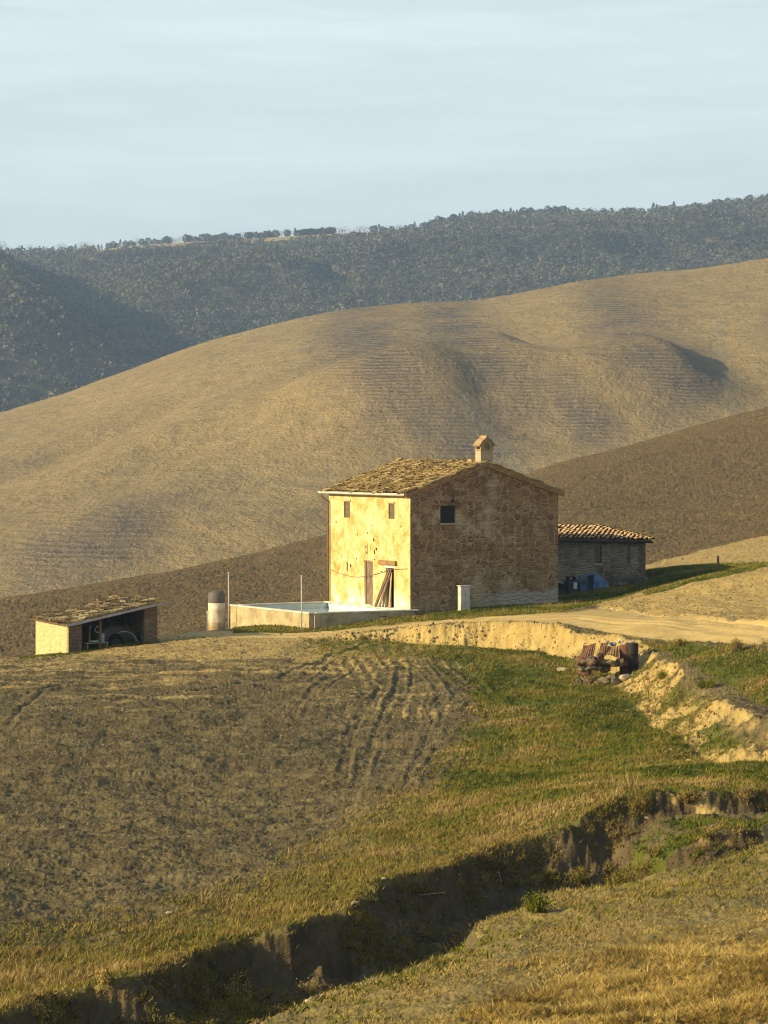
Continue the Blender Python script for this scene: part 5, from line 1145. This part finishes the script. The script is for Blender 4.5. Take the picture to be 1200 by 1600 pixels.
def blades(name, dens, nmax, k, h, wd, spread, lean, mat, hue, label, cat, seed, leandir=(0.25, 0.0)):
    x, y, z, j, i, rg = scatter(dens, nmax, seed); n = len(x)
    hs = hue(x, y, j, i, rg)
    X = np.repeat(x, k)+rg.normal(0, spread, n*k); Yy = np.repeat(y, k)+rg.normal(0, spread, n*k); Zz = np.repeat(z, k)-.01
    H = np.repeat(h*rg.uniform(.5, 1.4, n), k)*rg.uniform(.5, 1.2, n*k); th = rg.uniform(0, 2*np.pi, n*k); ww = wd*rg.uniform(.6, 1.3, n*k)
    dx, dy = np.cos(th)*ww/2, np.sin(th)*ww/2; lx = (rg.normal(0, lean, n*k)+leandir[0])*H; ly = (rg.normal(0, lean, n*k)+leandir[1])*H
    V = np.stack([np.stack([X-dx, Yy-dy, Zz], 1), np.stack([X+dx, Yy+dy, Zz], 1), np.stack([X+lx, Yy+ly, Zz+H], 1)], 1).reshape(-1, 3)
    F = np.arange(3*n*k).reshape(-1, 3); hu = np.repeat(np.clip(np.repeat(hs, k)+rg.normal(0, .09, n*k), 0, 1), 3)
    o = npmesh(name, V, F, mat, attrs={'hue': hu}); return tag(o, label, cat, kind='stuff')
patch = fbm(Xg, Yg, 0.45, 4, 0.6, 91); patch2 = fbm(Xg, Yg, 0.15, 3, 0.6, 95)
gd = np.clip(m_green*(0.35+1.3*np.clip(patch+0.35, 0, 1)), 0, 1.2)*(1-m_road)*(1-m_clay)
gd = gd + 0.35*m_scarp*np.clip(patch+0.1, 0, 1)
near = np.clip(90/np.maximum(Yg, 30), .6, 1.6)
def hue_green(x, y, j, i, rg):
    d = m_dry[j, i]; return np.clip(0.30 + 0.34*d + 0.85*patch2[j, i] + 0.50*patch[j, i] + rg.normal(0, .12, len(x)), 0, 1)
blades('green_grass', 150*gd*near, 110000, 4, 0.085, 0.035, 0.05, 0.5, MATS['grass_blade'], hue_green, 'short green grass with drier patches over the slope', 'grass', 1)
dd_ = np.clip(g2*1.0 + terr*0.5 + g1*0.25 + 0.5*fr_green*m_dry + (1-rightR)*np.exp(-((qA+0.3)/0.5)**2)*(Yg < 80)*1.2, 0, 1.5)*np.clip(0.3+1.4*np.clip(patch+.2, 0, 1), 0, 1.5)
blades('dry_grass', 60*dd_*near, 60000, 5, 0.13, 0.022, 0.06, 0.5, MATS['grass_blade'], lambda x, y, j, i, rg: np.clip(.72+.25*patch[j, i]+rg.normal(0, .1, len(x)), 0, 1), 'dry brown grass along the field edge', 'grass', 2)
sd_ = straw*np.clip(.15+2.6*fbm(Xg, Yg, 0.8, 4, .65, 97)+.35, 0.03, 2)
blades('straw_stubble', 420*sd_, 130000, 6, 0.085, 0.017, 0.07, 1.0, MATS['straw_blade'], lambda x, y, j, i, rg: np.clip(.5+.9*patch[j, i]+rg.normal(0, .2, len(x)), 0, 1), 'golden straw covering the near slope', 'straw', 3, (0.1, 0.0))
blades('sparse_stubble', (160*(dust*front*(Yg < 75)) + 9*fieldm*(Yg < 112) + 5*brown*(Yg < 300))*np.clip(.5+patch*1.5, 0, 2), 100000, 4, 0.05, 0.02, 0.08, 0.8, MATS['grass_blade'], lambda x, y, j, i, rg: np.clip(.78+.3*patch[j, i]+rg.normal(0, .14, len(x)), 0, 1), 'sparse dry stubble on the bare soil', 'stubble', 4)
def lumps(name, dens, nmax, size, mat, label, cat, seed, flat=.6):
    x, y, z, j, i, rg = scatter(dens, nmax, seed); n = len(x)
    B = np.array([(1,0,0),(0,1,0),(-1,0,0),(0,-1,0),(0,0,1),(.5,.5,.6)]); Fb = np.array([(0,1,4),(1,2,4),(2,3,4),(3,0,4)])
    s_ = size*np.exp(np.clip(rg.normal(0, .45, n), -1.2, .85))*np.clip(y/90, .6, 1.5); th = rg.uniform(0, 6.28, n)
    V = B[None, :5]*s_[:, None, None]*rg.uniform(.5, 1.3, (n, 5, 3)); V[..., 2] *= flat*1.3
    c_, s2 = np.cos(th)[:, None], np.sin(th)[:, None]; vx = V[..., 0]*c_-V[..., 1]*s2; vy = V[..., 0]*s2+V[..., 1]*c_
    V = np.stack([vx+x[:, None], vy+y[:, None], V[..., 2]+z[:, None]-.01], -1).reshape(-1, 3); F = (Fb[None]+5*np.arange(n)[:, None, None]).reshape(-1, 3)
    return tag(npmesh(name, V, F, mat, attrs={'hue': np.repeat(np.clip(rg.normal(.5, .25, n), 0, 1), 5)}), label, cat, kind='stuff')
lumps('soil_clods', (60*fieldm*(Yg < 116) + 16*dust*(Yg < 124) + 14*m_clay + 10*m_scarp + 5*brown)*np.clip(.25+1.5*np.clip(fbm(Xg, Yg, .3, 4, .6, 99)+.3, 0, 1), 0, 2), 150000, 0.030, MATS['clod_soil'], 'small clods of dry earth scattered over field and banks', 'clods', 5)
lumps('bank_rubble', (45*m_clay + 120*edge_shoulder*(sdC > -0.6)*(sdC < 1.2)*(PXg < 760) + 20*m_scarp*rightR)*np.clip(.1+2*np.clip(patch, 0, 1), 0, 2), 12000, 0.035, MATS['clod_soil'], 'broken earth lumps along the cut banks', 'earth lumps', 6, 1.0)

# low woody scrub along the ravine edge and banks (twiggy clumps)
def scrub(name, dens, nmax, h, mat, label, cat, seed, hue, twigs=16):
    x, y, z, j, i, rg = scatter(dens, nmax, seed); n = len(x); k = twigs
    s_ = np.repeat(h*rg.uniform(.5, 1.3, n), k); th = rg.uniform(0, 6.28, n*k); el = rg.uniform(.15, 1.45, n*k); r1 = rg.uniform(.5, 1, n*k)
    d = np.stack([np.cos(th)*np.cos(el), np.sin(th)*np.cos(el), np.sin(el)], 1)*(s_*r1)[:, None]
    o_ = np.stack([np.repeat(x, k), np.repeat(y, k), np.repeat(z, k)-.02], 1); mid_ = o_+d*.55+rg.normal(0, .03, (n*k, 3)); tip = o_+d+rg.normal(0, .06, (n*k, 3))*s_[:, None]*2
    wv_ = np.stack([-np.sin(th), np.cos(th), np.zeros(n*k)], 1)*.012
    lf = rg.normal(0, 1, (n*k, 3)); lf /= np.linalg.norm(lf, axis=1)[:, None]; lf *= (s_*.13)[:, None]; lf2 = np.cross(lf, rg.normal(0, 1, (n*k, 3))); lf2 /= (np.linalg.norm(lf2, axis=1)[:, None]+1e-9); lf2 *= (s_*.09)[:, None]
    V = np.stack([o_-wv_, o_+wv_, tip, mid_-lf, mid_+lf2, mid_+lf, tip-lf2, tip+lf*.8, tip+lf2], 1).reshape(-1, 3)
    F = (np.array([(0, 1, 2), (3, 4, 5), (6, 7, 8)])[None]+9*np.arange(n*k)[:, None, None]).reshape(-1, 3)
    hs = np.repeat(np.clip(np.repeat(hue(x, y, j, i, rg), k)+rg.normal(0, .08, n*k), 0, 1), 9)
    return tag(npmesh(name, V, F, mat, attrs={'hue': hs}), label, cat, kind='stuff')
edge = np.exp(-((qA-0.25)/0.5)**2)*(Yg < 82)*(sdB > 1.0)*(PXg > 60)
rb = (qA > 0.3)*(qA < 4.5)*(sdB > 1.0)*(PXg > 800)*(Yg < 85)
scd = 1.3*(1-rightR)*(qA > .1)*(qA < 2.4)*(sdB > .8)*(Yg < 82)*np.clip(patch*2.2+.1, 0, 1.4) + 2.2*edge*np.clip(patch*2+.35, 0, 1.4) + 1.1*rb*np.clip(patch*2+.1, 0, 1.3) + 0.9*(qA > .6)*(qA < 3)*(Yg < 52)*(sdB > .8) + 0.35*terr*np.clip(patch*2, 0, 1) + 0.3*m_clay*(PXg > 1000)*np.clip(patch2*3, 0, 1)
scrub('dry_scrub', scd*30.0, 40000, 0.22, MATS['grass_blade'], 'low dry brown scrub overhanging the ravine edge', 'scrub', 7, lambda x, y, j, i, rg: np.clip(.66+.25*patch2[j, i]+rg.normal(0, .1, len(x)), 0.1, 1))
rg2 = rav*(PXg > 820)*(qA > 3.4)*(Yg < 85)
scrub('green_undergrowth', 9*rg2*np.clip(patch*1.5+.6, 0, 1.3) + 8*rav*sstep(790, 860, PXg)*(qA > 2.5)*(Yg < 66)*(sdB > .4) + 0.8*rshade*(sdB < 2.5)*np.clip(patch*2, 0, 1), 9000, 0.20, MATS['grass_blade'], 'green weeds filling the floor of the ravine', 'undergrowth', 8, lambda x, y, j, i, rg: np.clip(.20+.30*patch2[j, i]+rg.normal(0, .1, len(x)), 0, 1), 22)

blades('tall_weeds', (1.6*g1 + 3.5*g2 + 2.5*terr + 3*g3 + 2.5*rav + 3*edge)*np.clip(patch*2.5, 0, 1.5)*(1-m_road), 12000, 7, 0.26, 0.014, 0.05, 0.35, MATS['grass_blade'], lambda x, y, j, i, rg: np.clip(.8+.3*patch2[j, i]+rg.normal(0, .15, len(x)), 0, 1), 'scattered taller dry weeds in the grass', 'weeds', 12)
# single shrubs one can point at
def shrub(px, py, h, wdt, label, mat='grass_blade', hue=.6, n=170, seed=0, cat='shrub', name='dry_shrub', up=.4, thin=1.0, dY=0):
    rg = np.random.default_rng(200+seed); x, y, z = hit(px, py); o = empty(name, (x, y, z-.03), 0, label, cat)
    th = rg.uniform(0, 6.28, n); el = rg.uniform(up, 1.5, n); r1 = rg.uniform(.45, 1, n)
    d = np.stack([np.cos(th)*np.cos(el)*wdt, np.sin(th)*np.cos(el)*wdt, np.sin(el)*h], 1)*r1[:, None]; tip = d+rg.normal(0, .05, (n, 3)); base = rg.normal(0, .03, (n, 3))*np.array([wdt*2, wdt*2, 0])
    wv_ = np.stack([-np.sin(th), np.cos(th), np.zeros(n)], 1)*.010*thin; mid_ = base+(tip-base)*.55+rg.normal(0, .03, (n, 3))
    V = np.stack([base-wv_, base+wv_, mid_+wv_*.8, mid_-wv_*.8, tip], 1).reshape(-1, 3); F4 = (np.array([(0, 1, 2), (0, 2, 3), (3, 2, 4)])[None]+5*np.arange(n)[:, None, None]).reshape(-1, 3)
    npmesh('stems', V, F4, MATS[mat], o, attrs={'hue': np.repeat(np.clip(rg.normal(hue+.1, .08, n), 0, 1), 5)})
    if n > 60:
        m2 = n*3; c_ = d[rg.integers(0, n, m2)]*rg.uniform(.5, 1.05, (m2, 1))+rg.normal(0, .03, (m2, 3)); a_ = rg.normal(0, 1, (m2, 3)); a_ *= .035*thin/np.linalg.norm(a_, axis=1)[:, None]; b2 = np.cross(a_, rg.normal(0, 1, (m2, 3))); b2 *= .025*thin/(np.linalg.norm(b2, axis=1)[:, None]+1e-9)
        V = np.stack([c_-a_, c_+b2, c_+a_], 1).reshape(-1, 3); npmesh('foliage', V, np.arange(3*m2).reshape(-1, 3), MATS[mat], o, attrs={'hue': np.repeat(np.clip(rg.normal(hue, .10, m2), 0, 1), 3)})
    return o
shrub(984, 1236, .75, .55, 'bare pale many-branched bush on the ravine edge at the right', hue=.86, n=46, seed=1, name='bare_bush', thin=1.3)
shrub(962, 1252, .5, .5, 'low bare bush just left of the tall pale bush on the ravine edge', hue=.8, n=40, seed=2, name='bare_bush')
shrub(370, 1566, .62, .42, 'large wispy dry weed growing in the shaded ravine, lower left', hue=.82, n=90, seed=3, name='dry_weed', thin=1.2)
shrub(322, 1568, .4, .35, 'smaller curled dry weed left of the wispy one in the ravine', hue=.78, n=60, seed=4, name='dry_weed')
shrub(459, 1428, .28, .10, 'brighter straw tuft standing on the grass above the bank', 'straw_blade', .9, 60, 5, 'tuft', 'straw_tuft', 1.0)
shrub(372, 1452, .24, .10, 'smaller straw tuft left of the brighter one above the bank', 'straw_blade', .8, 50, 6, 'tuft', 'straw_tuft', 1.0)
shrub(236, 1488, .16, .25, 'rounded brown shrub at the field edge, lower left', hue=.7, seed=7)
shrub(568, 1002, .35, .45, 'round dry shrub on the low earth bank below the pool', hue=.72, seed=8)
shrub(1150, 1018, .5, .45, 'dark reddish shrub beside the road at the right edge', hue=.70, seed=9)
shrub(1062, 1010, .38, .5, 'low brown shrub on the road verge right of the rubble pile', hue=.68, seed=10)
shrub(1035, 1062, .35, .35, 'green brown shrub on the top of the cut bank', hue=.45, seed=11)
shrub(1110, 1075, .35, .45, 'green shrub growing on the yellow clay bank', hue=.35, seed=12)
shrub(1097, 1078, .3, .3, 'small dark green shrub low on the yellow clay bank', hue=.2, seed=13)
shrub(905, 1378, .42, .42, 'bushy yellow green shrub among the ravine weeds', hue=.50, seed=14, n=220)
shrub(860, 1385, .36, .45, 'dull green shrub at the left end of the ravine weeds', hue=.38, seed=15, n=220)
shrub(838, 1425, .4, .4, 'green shrub on the lip where the shaded ravine floor begins', hue=.3, seed=16, n=220)
shrub(1165, 1250, .5, .5, 'tawny shrub over the pale clay face at the right edge', hue=.8, seed=17, n=200)
shrub(1000, 1265, .4, .6, 'dark brown shrub hanging over the hollow on the right', hue=.64, seed=18, n=240)
shrub(1075, 1252, .36, .6, 'brown shrub in the middle of the overhanging bank', hue=.66, seed=19, n=240)
shrub(760, 1350, .3, .4, 'brown shrub on the ravine lip left of the clay spur', hue=.68, seed=20, n=200)
shrub(100, 1575, .34, .35, 'golden dry grass clump at the lower left corner', 'straw_blade', .8, 160, 21, 'tuft', 'straw_tuft', .5)
shrub(165, 1540, .30, .35, 'golden dry grass clump right of the lowest left one', 'straw_blade', .7, 160, 22, 'tuft', 'straw_tuft', .5)
shrub(60, 1592, .3, .3, 'golden dry grass clump nearest the lower left corner', 'straw_blade', .7, 140, 23, 'tuft', 'straw_tuft', .5)
shrub(330, 984, .30, .35, 'pale dry weeds at the foot of the cylindrical tank', hue=.9, n=90, seed=24, name='dry_weed')
simple('root_wood', (0.36, 0.28, 0.20), (0.22, 0.17, 0.12), 4)
for i, (px, py, ex_, lab) in enumerate(((625, 1447, .5, 'curved pale root sticking out of the shaded bank, left one'), (780, 1375, .55, 'curved pale root high on the shaded bank, right one'), (655, 1413, .5, 'thin pale stick lying across the dark bank'))):
    x, y, z = hit(px, py); r_ = random.Random(i); pts = [(0, -.05, 0)]
    for k_ in range(6): p = pts[-1]; pts.append((p[0]+(.10 if i == 2 else .03*math.sin(k_)), p[1]-.02, p[2]+(.015 if i == 2 else -.08+.02*k_)))
    tag(put(MB().tube(pts, .014, 5).build('bare_root', MATS['root_wood'], None, True), x, y, z+.1), lab, 'root')

# ------------------------------------------------------------ wooded far hill: crown mass and the trees along its ridge
m_, t, b = newmat('far_leaves', 0.9, 0.05)
t.put(b.inputs['Base Color'], t.ramp(t.attr('hue'), [(0.0, (0.028, 0.034, 0.026)), (0.4, (0.078, 0.082, 0.055)), (0.65, (0.135, 0.132, 0.088)), (0.85, (0.17, 0.16, 0.10)), (1.0, (0.24, 0.21, 0.13))]))
rg = np.random.default_rng(77); nT = 60000
tt = rg.random(nT)**0.9*0.985+0.008; px = rg.uniform(-160, 1360, nT)
Yw = 2200-900*tt; x = (px-600)/FPX*Yw; z = fz(px, tt)
clr = fbm(x, Yw, 0.008, 4, .6, 5); bare = fbm(x, Yw, 0.02, 3, .6, 9)
crest_py = np.interp(px, FC[:, 0], FC[:, 1]); pyt = YH+(ZC-z)*FPX/Yw
keep = ~((bare > 0.30) & (tt < .35)) & ~((tt < 0.078) & (px > 150) & (px < 680))
keep &= rg.random(nT) < np.clip(1.05-0.25*np.clip(clr, 0, 1), 0, 1)
x, Yw, z, clr, px, tt = x[keep], Yw[keep], z[keep], clr[keep], px[keep], tt[keep]; n = len(x); k = 15; print('forest crowns', n)
hgt_ = rg.uniform(3.2, 6.5, n)*np.where(rg.random(n) < .12, 1.35, 1); rad = hgt_*rg.uniform(.33, .48, n)
u_ = rg.normal(0, 1, (n, k, 3)); u_ /= np.linalg.norm(u_, axis=2, keepdims=True); u_ *= rg.uniform(.55, 1.0, (n, k, 1))**.5
lob = 1+.25*np.sin(3*u_[..., :1]+rg.uniform(0, 6, (n, 1, 1)))
cpt = u_*lob*np.stack([rad, rad, hgt_*.42], 1)[:, None, :]; cpt[..., 2] = cpt[..., 2] + (hgt_*.5)[:, None]
cpt += np.stack([x, Yw, z], 1)[:, None, :]
nrm = u_+rg.normal(0, .45, u_.shape); a_ = np.cross(nrm, rg.normal(0, 1, u_.shape)); a_ /= np.linalg.norm(a_, axis=2, keepdims=True); b2 = np.cross(nrm, a_); b2 /= np.linalg.norm(b2, axis=2, keepdims=True)
sz = (rad*.42)[:, None, None]*rg.uniform(.6, 1.2, (n, k, 1)); a_ *= sz; b2 *= sz*.8
V = np.stack([cpt-a_*.9-b2*.5, cpt+a_-b2*.6, cpt+b2*1.1], 2).reshape(-1, 3)
hue = np.clip(.48+.28*clr+rg.normal(0, .17, n)+.2*fbm(x, Yw, .03, 2, .5, 3), 0, 1)
hv = np.repeat(np.clip(np.repeat(hue, k)+rg.normal(0, .07, n*k), 0, 1), 3)
tag(npmesh('woodland', V, np.arange(n*k*3).reshape(-1, 3), MATS['far_leaves'], attrs={'hue': hv}), 'dense wood covering the far blue hillside', 'woodland', kind='stuff')

simple('far_bark', (0.10, 0.08, 0.06), (0.06, 0.05, 0.04), .5)
def make_tree(name, kind, seed):
    rg = np.random.default_rng(seed); o = empty(name, (0, 0, 0)); H = 10.0
    tr = MB(); tr.tube([(0, 0, -1), (.1, 0, H*.35), (.0, .1, H*(.9 if kind == 'cone' else .6))], [.28, .2, .06], 6)
    tips = []
    for q in range(9 if kind != 'cone' else 4):
        th = rg.uniform(0, 6.28); h0 = rg.uniform(.2, .5)*H; ln = rg.uniform(.25, .42)*H; e = rg.uniform(.5, 1.2)
        p1 = np.array([math.cos(th)*math.cos(e), math.sin(th)*math.cos(e), math.sin(e)])*ln+np.array([0, 0, h0]); tr.tube([(0, 0, h0), tuple(p1*.5+np.array([0, 0, h0*.5])), tuple(p1)], [.10, .07, .03], 4); tips.append(p1)
    tr.build('trunk', MATS['far_bark'], o)
    nl = {'bare': 320, 'cone': 260, 'bush': 420}[kind]
    u = rg.normal(0, 1, (nl, 3)); u /= np.linalg.norm(u, axis=1)[:, None]; u *= rg.uniform(.3, 1, (nl, 1))**.45
    if kind == 'cone':
        zz_ = rg.uniform(0, 1, nl)**.8; w_ = (1-zz_)**.75*.20*H+.15; th = rg.uniform(0, 6.28, nl); c_ = np.stack([np.cos(th)*w_, np.sin(th)*w_, H*(.08+.92*zz_)], 1); s_ = .42; hu = .12
    elif kind == 'bare':
        c_ = u*np.array([.38, .38, .36])*H*(1+.2*np.sin(4*u[:, :1]+seed))+np.array([0, 0, .6*H]); s_ = .24; hu = .72
    else:
        c_ = u*np.array([.36, .36, .44])*H*(1+.25*np.sin(3.3*u[:, :1]+seed)*np.cos(2.7*u[:, 1:2]))+np.array([0, 0, .46*H]); s_ = .55; hu = .30
    a = rg.normal(0, 1, (nl, 3)); a *= s_/np.linalg.norm(a, axis=1)[:, None]; b2 = np.cross(a, rg.normal(0, 1, (nl, 3))); b2 *= s_/(np.linalg.norm(b2, axis=1)[:, None])
    if kind == 'bare': b2 *= .35; a *= 1.8
    V = np.stack([c_-a, c_+a*.7+b2, c_-b2], 1).reshape(-1, 3)
    npmesh('crown', V, np.arange(3*nl).reshape(-1, 3), MATS['far_leaves'], o, attrs={'hue': np.repeat(np.clip(rg.normal(hu, .1, nl), 0, 1), 3)})
    return o
protos = {kd: [make_tree(nm_, kd, 300+i) for i in range(3)] for kd, nm_ in (('bare', 'bare_tree'), ('cone', 'conifer_tree'), ('bush', 'evergreen_tree'))}
used = {id(p): False for L in protos.values() for p in L}
def plant(kd, px, h, label, group, dt=0.0):
    pr_ = random.choice(protos[kd])
    if not used[id(pr_)]: o = pr_; used[id(pr_)] = True
    else:
        o = pr_.copy(); COL.objects.link(o)
        for ch_ in pr_.children: c_ = ch_.copy(); COL.objects.link(c_); c_.parent = o
    Y = 2200-900*dt; zz_ = fz(np.array([px]), np.array([dt]))[0]; s_ = h/10.0
    o.location = ((px-600)/FPX*Y, Y, zz_-1.2); o.rotation_euler = (0, 0, random.uniform(0, 6.28)); o.scale = (s_*random.uniform(.9, 1.25),)*2+(s_,)
    return tag(o, label, 'tree', group)
m2p = FPX/2200
for kd, px, hp, lab in (('bare', 2, 26, 'bare tree at the left edge of the picture on the far ridge'), ('bush', 12, 14, 'dark bush beside the bare tree at the left edge of the far ridge'), ('bush', 30, 12, 'low bush in the dip near the left end of the far ridge'), ('bare', 48, 17, 'round bare tree left of the tallest bare one on the far ridge'), ('bush', 62, 12, 'low dark bush under the left bare trees of the far ridge'),
        ('bare', 52+18, 14, 'small bare tree between bushes on the left far ridge'), ('bare', 98, 19, 'spreading bare tree above the bushes on the left far ridge'), ('bush', 82, 13, 'bush left of the spreading bare tree on the far ridge'), ('bare', 95-4, 17, 'pale bare tree partly behind the spreading one on the far ridge'), ('bush', 110, 13, 'small dark round tree left of the little conifer on the far ridge'), ('cone', 118, 14, 'single small conifer standing left of the gap on the far ridge'),
        ('bare', 128, 20, 'left one of the two fan-shaped bare trees by the gap on the far ridge'), ('bare', 137, 20, 'right one of the two fan-shaped bare trees by the gap on the far ridge')):
    plant(kd, px, hp/m2p*.95, lab, 'separate trees on the left far ridge')
px_ = 154.0
while px_ < 215: plant(random.choice(['cone', 'bush', 'bush']), px_, random.uniform(9, 15)/m2p, 'small dark evergreen in the loose row right of the gap on the far ridge', 'loose evergreen row on the ridge'); px_ += random.uniform(4, 8)
while px_ < 455: plant(random.choice(['bush', 'bush', 'bare']), px_, random.uniform(9, 16)/m2p, 'tree in the long low row above the bare field strip of the far ridge', 'long tree row on the ridge'); px_ += random.uniform(3.5, 6)
px_ = 461.0
while px_ < 520: plant('bush' if px_ > 464 else 'cone', px_, random.uniform(13, 15.5)/m2p, 'tree in the dense dark square block left of centre on the far ridge', 'dense dark block on the ridge'); px_ += random.uniform(3, 4.5)
while px_ < 572: plant('bare', px_, random.uniform(9, 16)/m2p, 'pale bare tree between the dark blocks on the far ridge', 'bare trees between the blocks'); px_ += random.uniform(6, 10)
while px_ < 672: plant(random.choice(['bush', 'bush', 'cone', 'bare']), px_, random.uniform(9, 15)/m2p, 'tree in the dark row above the ochre track of the far ridge', 'row above the ochre track'); px_ += random.uniform(4, 6)
while px_ < 890: plant(random.choice(['bush', 'bush', 'bush', 'cone']), px_, random.uniform(13, 21)/m2p, 'tall dark tree in the thick belt right of centre on the far ridge', 'thick dark belt on the ridge'); px_ += random.uniform(4, 6.5)
for px, hp in ((1021, 20), (1026, 18), (1053, 19)): plant('cone', px, hp/m2p, 'slender conifer rising above the wood edge on the right far ridge', 'slender conifers on the ridge')
while px_ < 1240: plant(random.choice(['bush', 'bare', 'bush']), px_, random.uniform(9, 17)/m2p, 'tree on the skyline of the wood at the right far ridge', 'skyline trees on the right ridge'); px_ += random.uniform(5, 9)
# pale shrub group at the foot of the wood behind the tan crest
# ------------------------------------------------------------ haze over everything
m_ = bpy.data.materials.new('air'); m_.use_nodes = True; nt_ = m_.node_tree
for n_ in list(nt_.nodes):
    if n_.type == 'BSDF_PRINCIPLED': nt_.nodes.remove(n_)
pv = nt_.nodes.new('ShaderNodeVolumePrincipled'); pv.inputs['Color'].default_value = (0.42, 0.62, 1.0, 1); pv.inputs['Density'].default_value = 0.00019; pv.inputs['Anisotropy'].default_value = 0.1
nt_.links.new(pv.outputs[0], next(n_ for n_ in nt_.nodes if n_.type == 'OUTPUT_MATERIAL').inputs['Volume'])
hz = MB().box(-6100, 6100, -3100, 6100, -47, 420).build('haze', m_); tag(hz, 'thin blue air haze over the whole valley', 'haze', kind='stuff')
